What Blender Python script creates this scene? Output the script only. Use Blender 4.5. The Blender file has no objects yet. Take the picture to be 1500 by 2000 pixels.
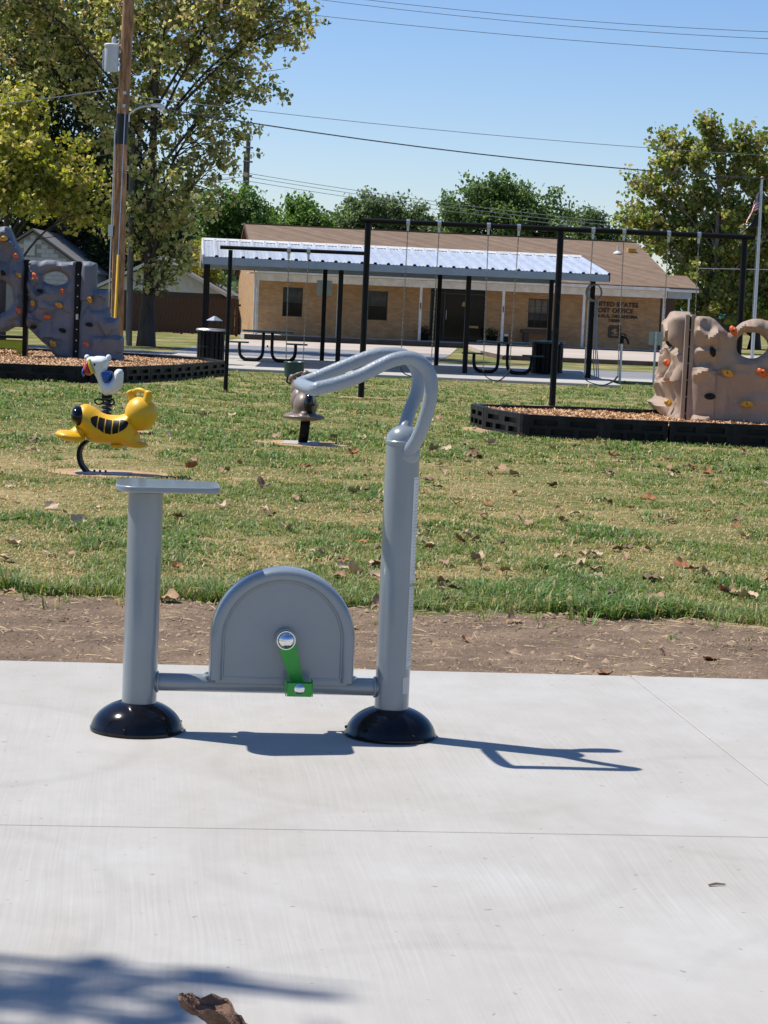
import bpy, bmesh, math, random
import numpy as np
from mathutils import Vector, Matrix, Quaternion
R = math.radians
random.seed(7); rng = np.random.default_rng(7)
scene = bpy.context.scene
col = scene.collection

# ------------------------------------------------------------------ camera
F, PITCH, ROLL = 4200.0, math.atan(403 / 4200.0), R(2.5)
cd = bpy.data.cameras.new('camera'); cam = bpy.data.objects.new('camera', cd); col.objects.link(cam)
cd.sensor_fit = 'VERTICAL'; cd.sensor_height = 24; cd.lens = F / 2000 * 24
cd.clip_start = 0.05; cd.clip_end = 5000
fw = Vector((0, math.cos(PITCH), -math.sin(PITCH))); r0 = Vector((1, 0, 0)); u0 = r0.cross(fw)
rt = r0 * math.cos(ROLL) + u0 * math.sin(ROLL); up = -r0 * math.sin(ROLL) + u0 * math.cos(ROLL)
cam.matrix_world = Matrix(((rt.x, up.x, -fw.x, 0), (rt.y, up.y, -fw.y, 0), (rt.z, up.z, -fw.z, 1.43), (0, 0, 0, 1)))
scene.camera = cam

# ------------------------------------------------------------------ sky and sun
SUN = Vector((-0.595, 0.19, 1.03)).normalized()
w = bpy.data.worlds.new('World'); scene.world = w; w.use_nodes = True
nt = w.node_tree; bg = nt.nodes['Background']
sky = nt.nodes.new('ShaderNodeTexSky'); sky.sky_type = 'NISHITA'; sky.sun_disc = False
sky.sun_elevation = math.asin(SUN.z); sky.sun_rotation = math.atan2(SUN.x, SUN.y)
sky.altitude = 200; sky.air_density = 1.0; sky.dust_density = 0.25; sky.ozone_density = 3.0
hsn = nt.nodes.new('ShaderNodeHueSaturation'); hsn.inputs['Saturation'].default_value = 1.17
tin = nt.nodes.new('ShaderNodeMix'); tin.data_type = 'RGBA'; tin.blend_type = 'MULTIPLY'; tin.inputs[0].default_value = 1.0; tin.inputs[7].default_value = (0.97, 0.955, 1.09, 1)
nt.links.new(sky.outputs[0], hsn.inputs['Color']); nt.links.new(hsn.outputs[0], tin.inputs[6]); nt.links.new(tin.outputs[2], bg.inputs[0]); bg.inputs[1].default_value = 0.09
ld = bpy.data.lights.new('sun', 'SUN'); ld.energy = 4.2; ld.angle = R(0.53); ld.color = (1.0, 0.955, 0.88)
sun = bpy.data.objects.new('sun', ld); col.objects.link(sun)
sun.rotation_euler = (-SUN).to_track_quat('-Z', 'Y').to_euler(); sun.location = (-12, 4, 22)
vs = scene.view_settings; vs.view_transform = 'Standard'; vs.look = 'None'; vs.exposure = 0.48; vs.gamma = 1.0
vs.use_curve_mapping = False
scene.cycles.max_bounces = 8; scene.cycles.transparent_max_bounces = 8
scene.cycles.use_denoising = True

# ------------------------------------------------------------------ materials
MATS = {}
def _noise(t, scale, detail=4, rough=0.55, vec=None):
    n = t.nodes.new('ShaderNodeTexNoise'); n.inputs['Scale'].default_value = scale
    n.inputs['Detail'].default_value = detail; n.inputs['Roughness'].default_value = rough
    if vec is not None: t.links.new(vec, n.inputs['Vector'])
    return n
def mat(name, c, c2=None, rough=0.6, metal=0.0, scale=6.0, stretch=None, bump=0.0, bscale=80.0, coat=0.0, spec=0.5,
        lo=0.35, hi=0.65, fine=0.06, rvar=0.1, emit=None):
    """principled with a large noise between two tones, fine speckle, roughness variation and bump"""
    m = bpy.data.materials.new(name); m.use_nodes = True; t = m.node_tree; N = t.nodes; L = t.links
    b = N['Principled BSDF']
    if c2 is None: c2 = tuple(x * 0.82 for x in c)
    tc = N.new('ShaderNodeTexCoord'); mp = N.new('ShaderNodeMapping'); L.new(tc.outputs['Object'], mp.inputs[0])
    if stretch: mp.inputs['Scale'].default_value = stretch
    n1 = _noise(t, scale, 5, 0.6, mp.outputs[0])
    rp = N.new('ShaderNodeValToRGB'); rp.color_ramp.elements[0].position = lo; rp.color_ramp.elements[1].position = hi
    rp.color_ramp.elements[0].color = (*c2, 1); rp.color_ramp.elements[1].color = (*c, 1)
    L.new(n1.outputs[0], rp.inputs[0])
    n2 = _noise(t, scale * 14, 3, 0.6, mp.outputs[0])
    mr = N.new('ShaderNodeMapRange'); mr.inputs[1].default_value = 0.25; mr.inputs[2].default_value = 0.75
    mr.inputs[3].default_value = 1 - fine; mr.inputs[4].default_value = 1 + fine; L.new(n2.outputs[0], mr.inputs[0])
    mx = N.new('ShaderNodeMix'); mx.data_type = 'RGBA'; mx.blend_type = 'MULTIPLY'; mx.inputs[0].default_value = 1
    L.new(rp.outputs[0], mx.inputs[6]); L.new(mr.outputs[0], mx.inputs[7])
    L.new(mx.outputs[2], b.inputs['Base Color'])
    rr = N.new('ShaderNodeMapRange'); rr.inputs[3].default_value = max(0.02, rough - rvar); rr.inputs[4].default_value = min(1, rough + rvar)
    L.new(n1.outputs[0], rr.inputs[0]); L.new(rr.outputs[0], b.inputs['Roughness'])
    b.inputs['Metallic'].default_value = metal; b.inputs['Coat Weight'].default_value = coat
    b.inputs['Coat Roughness'].default_value = 0.08; b.inputs['Specular IOR Level'].default_value = spec
    if bump:
        n3 = _noise(t, bscale, 3, 0.6, mp.outputs[0]); bp = N.new('ShaderNodeBump')
        bp.inputs['Strength'].default_value = bump; bp.inputs['Distance'].default_value = 0.01
        L.new(n3.outputs[0], bp.inputs['Height']); L.new(bp.outputs[0], b.inputs['Normal'])
    MATS[name] = m
    return m
def leafmat(name, trans=0.45, rough=0.5, attr='col'):
    m = bpy.data.materials.new(name); m.use_nodes = True; t = m.node_tree; N = t.nodes; L = t.links
    b = N['Principled BSDF']; out = N['Material Output']
    a = N.new('ShaderNodeAttribute'); a.attribute_name = attr
    L.new(a.outputs['Color'], b.inputs['Base Color']); b.inputs['Roughness'].default_value = rough
    b.inputs['Specular IOR Level'].default_value = 0.35
    tr = N.new('ShaderNodeBsdfTranslucent'); hs = N.new('ShaderNodeHueSaturation'); hs.inputs['Value'].default_value = 1.6
    hs.inputs['Saturation'].default_value = 1.15; hs.inputs['Hue'].default_value = 0.492
    L.new(a.outputs['Color'], hs.inputs['Color']); L.new(hs.outputs[0], tr.inputs[0])
    mx = N.new('ShaderNodeMixShader'); mx.inputs[0].default_value = trans
    L.new(b.outputs[0], mx.inputs[1]); L.new(tr.outputs[0], mx.inputs[2]); L.new(mx.outputs[0], out.inputs[0])
    MATS[name] = m
    return m

M = MATS
mat('bike', (0.225, 0.260, 0.280), (0.205, 0.238, 0.258), rough=0.30, scale=3, coat=0.8, fine=0.02, rvar=0.015)
mat('grip', (0.26, 0.30, 0.335), (0.235, 0.272, 0.302), rough=0.42, scale=4, coat=0.0, fine=0.02)
mat('gloss_black', (0.003, 0.003, 0.005), (0.010, 0.0095, 0.010), rough=0.12, coat=0.0, spec=0.35, scale=14, fine=0.3, rvar=0.07)
mat('black_paint', (0.0035, 0.0035, 0.0038), (0.006, 0.0055, 0.0055), rough=0.45, scale=9, fine=0.1, spec=0.2)
mat('black_worn', (0.005, 0.005, 0.005), (0.03, 0.025, 0.021), rough=0.55, spec=0.2, scale=14, lo=0.3, hi=0.42, fine=0.1)
mat('green_paint', (0.025, 0.38, 0.035), (0.018, 0.30, 0.028), rough=0.4, scale=12, fine=0.05, coat=0.2)
mat('chrome', (0.82, 0.82, 0.84), (0.75, 0.75, 0.77), rough=0.06, metal=1.0, rvar=0.03)
mat('galv', (0.55, 0.57, 0.60), (0.42, 0.44, 0.47), rough=0.38, metal=0.85, scale=18)
mat('chain', (0.36, 0.34, 0.31), (0.16, 0.12, 0.09), rough=0.42, metal=0.8, scale=30)
mat('yellow_plastic', (0.80, 0.46, 0.012), (0.70, 0.38, 0.01), rough=0.46, scale=3, lo=0.2, fine=0.03)
mat('white_plastic', (0.72, 0.72, 0.72), (0.55, 0.53, 0.50), rough=0.42, scale=4, lo=0.2, hi=0.5)
mat('blue_plastic', (0.02, 0.10, 0.42), (0.015, 0.07, 0.32), rough=0.3, scale=6)
mat('red_plastic', (0.50, 0.03, 0.03), (0.36, 0.02, 0.03), rough=0.4, scale=8)
mat('lemon_plastic', (0.75, 0.60, 0.08), None, rough=0.4, scale=8)
mat('brown_plastic', (0.23, 0.17, 0.13), (0.18, 0.13, 0.10), rough=0.42, scale=4)
mat('orange_hold', (0.72, 0.14, 0.02), (0.55, 0.09, 0.015), rough=0.5, scale=20)
mat('gold_hold', (0.60, 0.33, 0.04), (0.45, 0.23, 0.03), rough=0.5, scale=20)
mat('rock_grey', (0.150, 0.165, 0.200), (0.115, 0.127, 0.155), rough=0.62, scale=2.2, bump=0.3, bscale=45, fine=0.08)
mat('rock_tan', (0.37, 0.268, 0.192), (0.30, 0.215, 0.155), rough=0.66, scale=2.2, bump=0.3, bscale=60, fine=0.08)
mat('border_black', (0.0075, 0.0075, 0.0085), (0.020, 0.019, 0.019), rough=0.55, spec=0.25, scale=6, lo=0.3, hi=0.5, fine=0.12)
mat('roof_metal', (0.66, 0.69, 0.73), (0.56, 0.59, 0.64), rough=0.30, metal=0.35, scale=3, stretch=(6, 0.5, 0.5))
mat('fascia', (0.30, 0.36, 0.42), (0.25, 0.30, 0.36), rough=0.45, scale=3)
mat('trim_white', (0.66, 0.65, 0.62), (0.52, 0.50, 0.46), rough=0.55, scale=4)
mat('soffit', (0.55, 0.52, 0.47), None, rough=0.7)
mat('table_green', (0.025, 0.075, 0.070), (0.02, 0.055, 0.052), rough=0.35, scale=9)
mat('pole_wood', (0.44, 0.235, 0.11), (0.15, 0.072, 0.034), rough=0.8, scale=5, stretch=(3, 3, 0.5), bump=0.6, bscale=22, fine=0.25)
mat('pole_grey', (0.20, 0.185, 0.17), (0.11, 0.10, 0.09), rough=0.85, scale=8, stretch=(4, 4, 0.3), bump=0.6, bscale=30, fine=0.25)
mat('tar_black', (0.004, 0.004, 0.005), None, rough=0.45)
mat('transformer', (0.50, 0.52, 0.54), (0.34, 0.29, 0.25), rough=0.5, scale=2.5, lo=0.28, hi=0.42)
mat('lamp_head', (0.62, 0.64, 0.66), None, rough=0.4)
mat('guard_yellow', (0.78, 0.46, 0.02), None, rough=0.45)
mat('wire', (0.06, 0.06, 0.07), None, rough=0.6)
mat('wire_light', (0.35, 0.36, 0.38), None, rough=0.4, metal=0.6)
mat('fence_wood', (0.090, 0.045, 0.026), (0.048, 0.025, 0.015), rough=0.85, scale=4, stretch=(6, 6, 0.6), fine=0.25)  # brown darkened to carry the tree's shade over the fence
mat('block', (0.50, 0.50, 0.48), (0.42, 0.42, 0.40), rough=0.8, scale=2, bump=0.3, bscale=50)
mat('mortar', (0.30, 0.295, 0.285), None, rough=0.9)
mat('siding', (0.62, 0.63, 0.60), None, rough=0.6)
mat('dark_wall', (0.07, 0.055, 0.045), None, rough=0.8)
mat('house_roof', (0.20, 0.19, 0.18), (0.15, 0.142, 0.135), rough=0.9, scale=10, fine=0.2)
mat('glass_dark', (0.006, 0.007, 0.008), (0.014, 0.014, 0.014), rough=0.05, scale=1.4, spec=0.14, fine=0.0, rvar=0.02)
mat('glass_pale', (0.060, 0.068, 0.078), (0.025, 0.028, 0.032), rough=0.06, scale=3, spec=0.2, rvar=0.02)  # upper panes: lighter reflection and curtain put into the glass colour
mat('glass_cream', (0.20, 0.19, 0.155), (0.10, 0.10, 0.085), rough=0.08, scale=3, spec=0.2, rvar=0.02)
mat('window_frame', (0.03, 0.028, 0.026), None, rough=0.5)
mat('letter', (0.035, 0.020, 0.014), None, rough=0.5)
mat('gold', (0.42, 0.28, 0.08), None, rough=0.45)
mat('bench_brown', (0.10, 0.055, 0.038), None, rough=0.7)
mat('sign_back', (0.38, 0.42, 0.34), (0.32, 0.36, 0.29), rough=0.45, metal=0.3)
mat('lime_paint', (0.34, 0.50, 0.03), None, rough=0.4)
mat('teal_roof', (0.10, 0.52, 0.50), None, rough=0.45)
mat('hose', (0.28, 0.30, 0.32), None, rough=0.5)
mat('bark', (0.080, 0.063, 0.050), (0.032, 0.025, 0.020), rough=0.9, scale=3, stretch=(1.5, 1.5, 0.5), bump=0.8, bscale=16, fine=0.3)
mat('bark_pale', (0.30, 0.27, 0.22), (0.11, 0.09, 0.07), rough=0.85, scale=2.2, stretch=(1, 1, 0.5), bump=0.5, bscale=14, fine=0.2)
mat('asphalt', (0.235, 0.235, 0.24), (0.19, 0.19, 0.195), rough=0.9, scale=0.5, fine=0.12, bump=0.3, bscale=60)
mat('lot_concrete', (0.50, 0.42, 0.34), (0.40, 0.335, 0.275), rough=0.9, scale=0.35, fine=0.08)
mat('pad_concrete', (0.46, 0.43, 0.385), (0.39, 0.365, 0.325), rough=0.9, scale=0.6, fine=0.08)
mat('kerb_shaded', (0.14, 0.095, 0.070), (0.09, 0.065, 0.05), rough=0.9, scale=1.2, fine=0.2)  # shade on the raised concrete edges, put into a dark brown
mat('yellow_line', (0.62, 0.45, 0.12), (0.50, 0.40, 0.20), rough=0.8, scale=2)
mat('mulch_base', (0.36, 0.21, 0.11), (0.24, 0.13, 0.07), rough=0.95, scale=9, bump=1.0, bscale=40, fine=0.3)
mat('clay_sand', (0.50, 0.31, 0.165), (0.33, 0.22, 0.11), rough=0.95, scale=5, bump=0.5, bscale=60, fine=0.2)
mat('leaf_big', (0.21, 0.118, 0.070), (0.10, 0.054, 0.034), rough=0.75, scale=18, bump=0.7, bscale=60, fine=0.2)
mat('twig', (0.30, 0.22, 0.15), None, rough=0.9)
mat('white_label', (0.62, 0.62, 0.60), None, rough=0.5)
mat('text_grey', (0.36, 0.37, 0.38), None, rough=0.6)
mat('flower', (0.30, 0.06, 0.09), (0.10, 0.12, 0.05), rough=0.8, scale=12)
leafmat('leaf', 0.48, 0.42); leafmat('blade', 0.30, 0.55); leafmat('chipcol', 0.0, 0.9); leafmat('drycol', 0.15, 0.8)

def grip_bump():
    m = M['grip']; t = m.node_tree; N = t.nodes; L = t.links
    v = N.new('ShaderNodeTexVoronoi'); v.inputs['Scale'].default_value = 120; tc = N.new('ShaderNodeTexCoord')
    L.new(tc.outputs['Object'], v.inputs['Vector']); b = N.new('ShaderNodeBump'); b.inputs['Strength'].default_value = 0.20
    b.inputs['Distance'].default_value = 0.004; L.new(v.outputs['Distance'], b.inputs['Height'])
    L.new(b.outputs[0], N['Principled BSDF'].inputs['Normal'])
grip_bump()

def slab_material():
    m = bpy.data.materials.new('slab_concrete'); m.use_nodes = True; t = m.node_tree; N = t.nodes; L = t.links
    b = N['Principled BSDF']; tc = N.new('ShaderNodeTexCoord')
    def mapped(sc, rot=0):
        mp = N.new('ShaderNodeMapping'); mp.inputs['Scale'].default_value = sc; mp.inputs['Rotation'].default_value = (0, 0, rot)
        L.new(tc.outputs['Object'], mp.inputs[0]); return mp.outputs[0]
    big = _noise(t, 1.1, 6, 0.62, mapped((1, 1, 1)))
    blot = _noise(t, 3.6, 6, 0.65, mapped((1.5, 1, 1), 0.4))
    rp = N.new('ShaderNodeValToRGB'); e = rp.color_ramp.elements
    e[0].position = 0.30; e[0].color = (0.395, 0.372, 0.330, 1); e[1].position = 0.66; e[1].color = (0.446, 0.430, 0.396, 1)
    L.new(big.outputs[0], rp.inputs[0])
    rp2 = N.new('ShaderNodeValToRGB'); e = rp2.color_ramp.elements
    e[0].position = 0.28; e[0].color = (0.93, 0.925, 0.91, 1); e[1].position = 0.62; e[1].color = (1.02, 1.02, 1.025, 1)
    L.new(blot.outputs[0], rp2.inputs[0])
    mx = N.new('ShaderNodeMix'); mx.data_type = 'RGBA'; mx.blend_type = 'MULTIPLY'; mx.inputs[0].default_value = 1
    L.new(rp.outputs[0], mx.inputs[6]); L.new(rp2.outputs[0], mx.inputs[7])
    # broom strokes, slightly wandering
    wob = _noise(t, 1.2, 1, 0.4, mapped((1, 1, 1)))
    va = N.new('ShaderNodeVectorMath'); va.operation = 'MULTIPLY_ADD'
    L.new(wob.outputs['Color'], va.inputs[0]); va.inputs[1].default_value = (0.06, 0.0, 0); L.new(tc.outputs['Object'], va.inputs[2])
    mp = N.new('ShaderNodeMapping'); mp.inputs['Scale'].default_value = (110, 1.3, 1); mp.inputs['Rotation'].default_value = (0, 0, R(9))
    L.new(va.outputs[0], mp.inputs[0])
    br = _noise(t, 1.0, 4, 0.65, mp.outputs[0])
    rb = N.new('ShaderNodeMapRange'); rb.inputs[1].default_value = 0.3; rb.inputs[2].default_value = 0.7
    rb.inputs[3].default_value = 0.91; rb.inputs[4].default_value = 1.05; L.new(br.outputs[0], rb.inputs[0])
    pat = _noise(t, 1.3, 3, 0.5, mapped((1, 0.7, 1), 1.1)); prm = N.new('ShaderNodeMapRange'); prm.inputs[1].default_value = 0.36; prm.inputs[2].default_value = 0.64; L.new(pat.outputs[0], prm.inputs[0])
    m2 = N.new('ShaderNodeMix'); m2.data_type = 'RGBA'; m2.blend_type = 'MULTIPLY'; L.new(prm.outputs[0], m2.inputs[0])
    L.new(mx.outputs[2], m2.inputs[6]); L.new(rb.outputs[0], m2.inputs[7])
    # faint arcs left by the trowel
    vo = N.new('ShaderNodeTexVoronoi'); vo.feature = 'F1'; vo.inputs['Scale'].default_value = 0.55; L.new(mapped((1, 1, 1), 0.3), vo.inputs['Vector'])
    sn = N.new('ShaderNodeMath'); sn.operation = 'SINE'; ml = N.new('ShaderNodeMath'); ml.operation = 'MULTIPLY'; ml.inputs[1].default_value = 16
    L.new(vo.outputs['Distance'], ml.inputs[0]); L.new(ml.outputs[0], sn.inputs[0])
    rs = N.new('ShaderNodeMapRange'); rs.inputs[1].default_value = 0.965; rs.inputs[2].default_value = 1.0
    rs.inputs[3].default_value = 1.0; rs.inputs[4].default_value = 0.955; L.new(sn.outputs[0], rs.inputs[0])
    m3 = N.new('ShaderNodeMix'); m3.data_type = 'RGBA'; m3.blend_type = 'MULTIPLY'; m3.inputs[0].default_value = 1
    L.new(m2.outputs[2], m3.inputs[6]); L.new(rs.outputs[0], m3.inputs[7])
    # specks and little rust-tan stains
    sp = _noise(t, 30, 2, 0.5, mapped((1, 1, 1))); rps = N.new('ShaderNodeValToRGB'); e = rps.color_ramp.elements
    e[0].position = 0.705; e[0].color = (1, 1, 1, 1); e[1].position = 0.76; e[1].color = (0.60, 0.50, 0.38, 1); L.new(sp.outputs[0], rps.inputs[0])
    m4 = N.new('ShaderNodeMix'); m4.data_type = 'RGBA'; m4.blend_type = 'MULTIPLY'; m4.inputs[0].default_value = 0.8
    L.new(m3.outputs[2], m4.inputs[6]); L.new(rps.outputs[0], m4.inputs[7])
    L.new(m4.outputs[2], b.inputs['Base Color']); b.inputs['Roughness'].default_value = 0.82
    b.inputs['Specular IOR Level'].default_value = 0.3
    bp = N.new('ShaderNodeBump'); bp.inputs['Strength'].default_value = 0.12; bp.inputs['Distance'].default_value = 0.004
    L.new(br.outputs[0], bp.inputs['Height']); L.new(bp.outputs[0], b.inputs['Normal'])
    MATS['slab_concrete'] = m
slab_material()

def lawn_material():
    m = bpy.data.materials.new('lawn_soil'); m.use_nodes = True; t = m.node_tree; N = t.nodes; L = t.links
    b = N['Principled BSDF']; tc = N.new('ShaderNodeTexCoord')
    n1 = _noise(t, 0.55, 6, 0.62, tc.outputs['Object']); n2 = _noise(t, 9, 5, 0.7, tc.outputs['Object'])
    r1 = N.new('ShaderNodeValToRGB'); e = r1.color_ramp.elements
    e[0].position = 0.36; e[0].color = (0.115, 0.140, 0.040, 1); e[1].position = 0.62; e[1].color = (0.36, 0.285, 0.135, 1)
    k = e.new(0.48); k.color = (0.185, 0.190, 0.062, 1)
    L.new(n1.outputs[0], r1.inputs[0])
    r2 = N.new('ShaderNodeMapRange'); r2.inputs[1].default_value = 0.25; r2.inputs[2].default_value = 0.75
    r2.inputs[3].default_value = 0.6; r2.inputs[4].default_value = 1.25; L.new(n2.outputs[0], r2.inputs[0])
    mx = N.new('ShaderNodeMix'); mx.data_type = 'RGBA'; mx.blend_type = 'MULTIPLY'; mx.inputs[0].default_value = 1
    L.new(r1.outputs[0], mx.inputs[6]); L.new(r2.outputs[0], mx.inputs[7]); L.new(mx.outputs[2], b.inputs['Base Color'])
    b.inputs['Roughness'].default_value = 0.95; b.inputs['Specular IOR Level'].default_value = 0.1
    bp = N.new('ShaderNodeBump'); bp.inputs['Strength'].default_value = 0.8; bp.inputs['Distance'].default_value = 0.03
    n3 = _noise(t, 30, 4, 0.7, tc.outputs['Object']); L.new(n3.outputs[0], bp.inputs['Height']); L.new(bp.outputs[0], b.inputs['Normal'])
    MATS['lawn_soil'] = m
lawn_material()
mat('bare_soil', (0.232, 0.165, 0.110), (0.130, 0.091, 0.062), rough=0.95, scale=3.5, bump=1.0, bscale=55, fine=0.3, spec=0.15)

def brick_material(name, c1, c2, mortar, sx=0.215, sz=0.075):
    """running-bond brick too small in the picture to pick apart; laid on the wall's own x/z axes"""
    m = bpy.data.materials.new(name); m.use_nodes = True; t = m.node_tree; N = t.nodes; L = t.links
    b = N['Principled BSDF']; tc = N.new('ShaderNodeTexCoord'); sp = N.new('ShaderNodeSeparateXYZ'); L.new(tc.outputs['Object'], sp.inputs[0])
    ad = N.new('ShaderNodeMath'); ad.operation = 'ADD'; L.new(sp.outputs[0], ad.inputs[0]); L.new(sp.outputs[1], ad.inputs[1])
    cb = N.new('ShaderNodeCombineXYZ'); L.new(ad.outputs[0], cb.inputs[0]); L.new(sp.outputs[2], cb.inputs[1])
    bk = N.new('ShaderNodeTexBrick'); L.new(cb.outputs[0], bk.inputs['Vector']); bk.inputs['Scale'].default_value = 1.0
    bk.inputs['Brick Width'].default_value = sx; bk.inputs['Row Height'].default_value = sz; bk.inputs['Mortar Size'].default_value = 0.006
    bk.inputs['Color1'].default_value = (*c1, 1); bk.inputs['Color2'].default_value = (*c2, 1); bk.inputs['Mortar'].default_value = (*mortar, 1)
    bk.inputs['Bias'].default_value = 0.0
    n = _noise(t, 2.5, 5, 0.6, tc.outputs['Object']); mr = N.new('ShaderNodeMapRange'); mr.inputs[1].default_value = 0.3; mr.inputs[2].default_value = 0.7
    mr.inputs[3].default_value = 0.82; mr.inputs[4].default_value = 1.1; L.new(n.outputs[0], mr.inputs[0])
    mx = N.new('ShaderNodeMix'); mx.data_type = 'RGBA'; mx.blend_type = 'MULTIPLY'; mx.inputs[0].default_value = 1
    L.new(bk.outputs['Color'], mx.inputs[6]); L.new(mr.outputs[0], mx.inputs[7]); L.new(mx.outputs[2], b.inputs['Base Color'])
    b.inputs['Roughness'].default_value = 0.85
    bp = N.new('ShaderNodeBump'); bp.inputs['Strength'].default_value = 0.5; bp.inputs['Distance'].default_value = 0.01
    L.new(bk.outputs['Fac'], bp.inputs['Height']); bp.invert = True; L.new(bp.outputs[0], b.inputs['Normal'])
    MATS[name] = m
brick_material('po_brick', (0.54, 0.325, 0.158), (0.42, 0.245, 0.115), (0.38, 0.27, 0.17))
def shingle_material():
    brick_material('shingle', (0.225, 0.150, 0.094), (0.168, 0.108, 0.066), (0.10, 0.066, 0.044), 0.30, 0.060)
    t = M['shingle'].node_tree
    for n in t.nodes:
        if n.type == 'MATH': n.operation = 'ADD'; n.inputs[1].default_value = 0
        if n.type == 'TEX_BRICK': n.inputs['Mortar Size'].default_value = 0.005
shingle_material()

# ------------------------------------------------------------------ helpers
class MB:
    def __init__(s): s.v = []; s.f = []
    def add(s, vs_, fs):
        o = len(s.v); s.v += [tuple(p) for p in vs_]; s.f += [tuple(o + i for i in f) for f in fs]; return s
    def box(s, c, d, rz=0.0, mtx=None):
        hx, hy, hz = d[0] / 2, d[1] / 2, d[2] / 2
        p = [(x, y, z) for z in (-hz, hz) for y in (-hy, hy) for x in (-hx, hx)]
        if mtx is not None: p = [tuple(mtx @ Vector(q)) for q in p]
        elif rz: ca, sa = math.cos(rz), math.sin(rz); p = [(x * ca - y * sa, x * sa + y * ca, z) for x, y, z in p]
        p = [(x + c[0], y + c[1], z + c[2]) for x, y, z in p]
        return s.add(p, [(0, 2, 3, 1), (4, 5, 7, 6), (0, 1, 5, 4), (2, 6, 7, 3), (0, 4, 6, 2), (1, 3, 7, 5)])
    def tube(s, pts, r, n=10, closed=False, caps=True, ry=None):
        pts = [Vector(p) for p in pts]; k = len(pts)
        rs = r if isinstance(r, (list, tuple)) else [r] * k
        tan = []
        for i in range(k):
            a = pts[(i - 1) % k] if (closed or i > 0) else pts[0]
            b = pts[(i + 1) % k] if (closed or i < k - 1) else pts[-1]
            tan.append((b - a).normalized())
        ref = Vector((0, 0, 1)) if abs(tan[0].z) < 0.9 else Vector((0, 1, 0))
        nx = tan[0].cross(ref).normalized(); vs_ = []
        for i in range(k):
            if i > 0:
                q = tan[i - 1].rotation_difference(tan[i]); nx = q @ nx
            nx = (nx - tan[i] * nx.dot(tan[i])).normalized(); ny = tan[i].cross(nx)
            for j in range(n):
                a = 2 * math.pi * j / n
                vs_.append(pts[i] + nx * (math.cos(a) * rs[i]) + ny * (math.sin(a) * (rs[i] if ry is None else ry)))
        fs = []
        for i in range(k if closed else k - 1):
            for j in range(n):
                a = i * n + j; b = i * n + (j + 1) % n; c = ((i + 1) % k) * n + (j + 1) % n; d = ((i + 1) % k) * n + j
                fs.append((a, b, c, d))
        if caps and not closed:
            fs.append(tuple(range(n - 1, -1, -1))); fs.append(tuple(range((k - 1) * n, k * n)))
        return s.add(vs_, fs)
    def cyl(s, a, b, r0, r1=None, n=14): return s.tube([a, b], [r0, r0 if r1 is None else r1], n)
    def lathe(s, prof, c=(0, 0, 0), n=28):
        vs_ = []; fs = []
        for r, z in prof:
            for j in range(n):
                a = 2 * math.pi * j / n; vs_.append((c[0] + r * math.cos(a), c[1] + r * math.sin(a), c[2] + z))
        for i in range(len(prof) - 1):
            for j in range(n):
                fs.append((i * n + j, i * n + (j + 1) % n, (i + 1) * n + (j + 1) % n, (i + 1) * n + j))
        fs.append(tuple(range(n - 1, -1, -1))); fs.append(tuple(range((len(prof) - 1) * n, len(prof) * n)))
        return s.add(vs_, fs)
    def prism(s, poly, a, b, axis='y'):
        """poly in the plane across the axis: (x,z) for y, (y,z) for x, (x,y) for z"""
        def P(p, t): return (p[0], t, p[1]) if axis == 'y' else ((t, p[0], p[1]) if axis == 'x' else (p[0], p[1], t))
        n = len(poly); vs_ = [P(p, a) for p in poly] + [P(p, b) for p in poly]
        return s.add(vs_, [tuple(range(n)), tuple(range(2 * n - 1, n - 1, -1))] + [(i, i + n, (i + 1) % n + n, (i + 1) % n) for i in range(n)])
    def ell(s, c, r, nu=16, nv=10, mtx=None):
        vs_ = []; fs = []
        for i in range(nv + 1):
            ph = math.pi * i / nv
            for j in range(nu):
                a = 2 * math.pi * j / nu
                p = Vector((r[0] * math.sin(ph) * math.cos(a), r[1] * math.sin(ph) * math.sin(a), r[2] * math.cos(ph)))
                if mtx is not None: p = mtx @ p
                vs_.append((p.x + c[0], p.y + c[1], p.z + c[2]))
        for i in range(nv):
            for j in range(nu):
                fs.append((i * nu + j, (i + 1) * nu + j, (i + 1) * nu + (j + 1) % nu, i * nu + (j + 1) % nu))
        return s.add(vs_, fs)
    def mesh(s, name, smooth=None, fix=True):
        me = bpy.data.meshes.new(name); me.from_pydata(s.v, [], s.f)
        if fix:
            b = bmesh.new(); b.from_mesh(me); bmesh.ops.remove_doubles(b, verts=b.verts, dist=1e-6)
            bmesh.ops.recalc_face_normals(b, faces=b.faces); b.to_mesh(me); b.free()
        if smooth is not None:
            me.polygons.foreach_set('use_smooth', [True] * len(me.polygons)); me.set_sharp_from_angle(angle=R(smooth))
        me.update(); return me
    def build(s, name, m, parent=None, smooth=None, bevel=0, seg=2, fix=True):
        me = s.mesh(name, smooth, fix); me.materials.append(M[m]); return mk(name, me, parent, bevel, seg)
def mk(name, me, parent=None, bevel=0, seg=2):
    o = bpy.data.objects.new(name, me); col.objects.link(o)
    if parent: o.parent = parent
    if bevel:
        b = o.modifiers.new('bevel', 'BEVEL'); b.width = bevel; b.segments = seg; b.limit_method = 'ANGLE'; b.angle_limit = R(35)
    return o
def tag(o, label=None, cat=None, group=None, kind=None):
    if label: o['label'] = label
    if cat: o['category'] = cat
    if group: o['group'] = group
    if kind: o['kind'] = kind
    return o
def thing(name, loc, label, cat, rz=0.0, group=None):
    o = bpy.data.objects.new(name, None); col.objects.link(o); o.location = loc; o.rotation_euler = (0, 0, rz)
    o.empty_display_size = 0.1
    return tag(o, label, cat, group)
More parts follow.
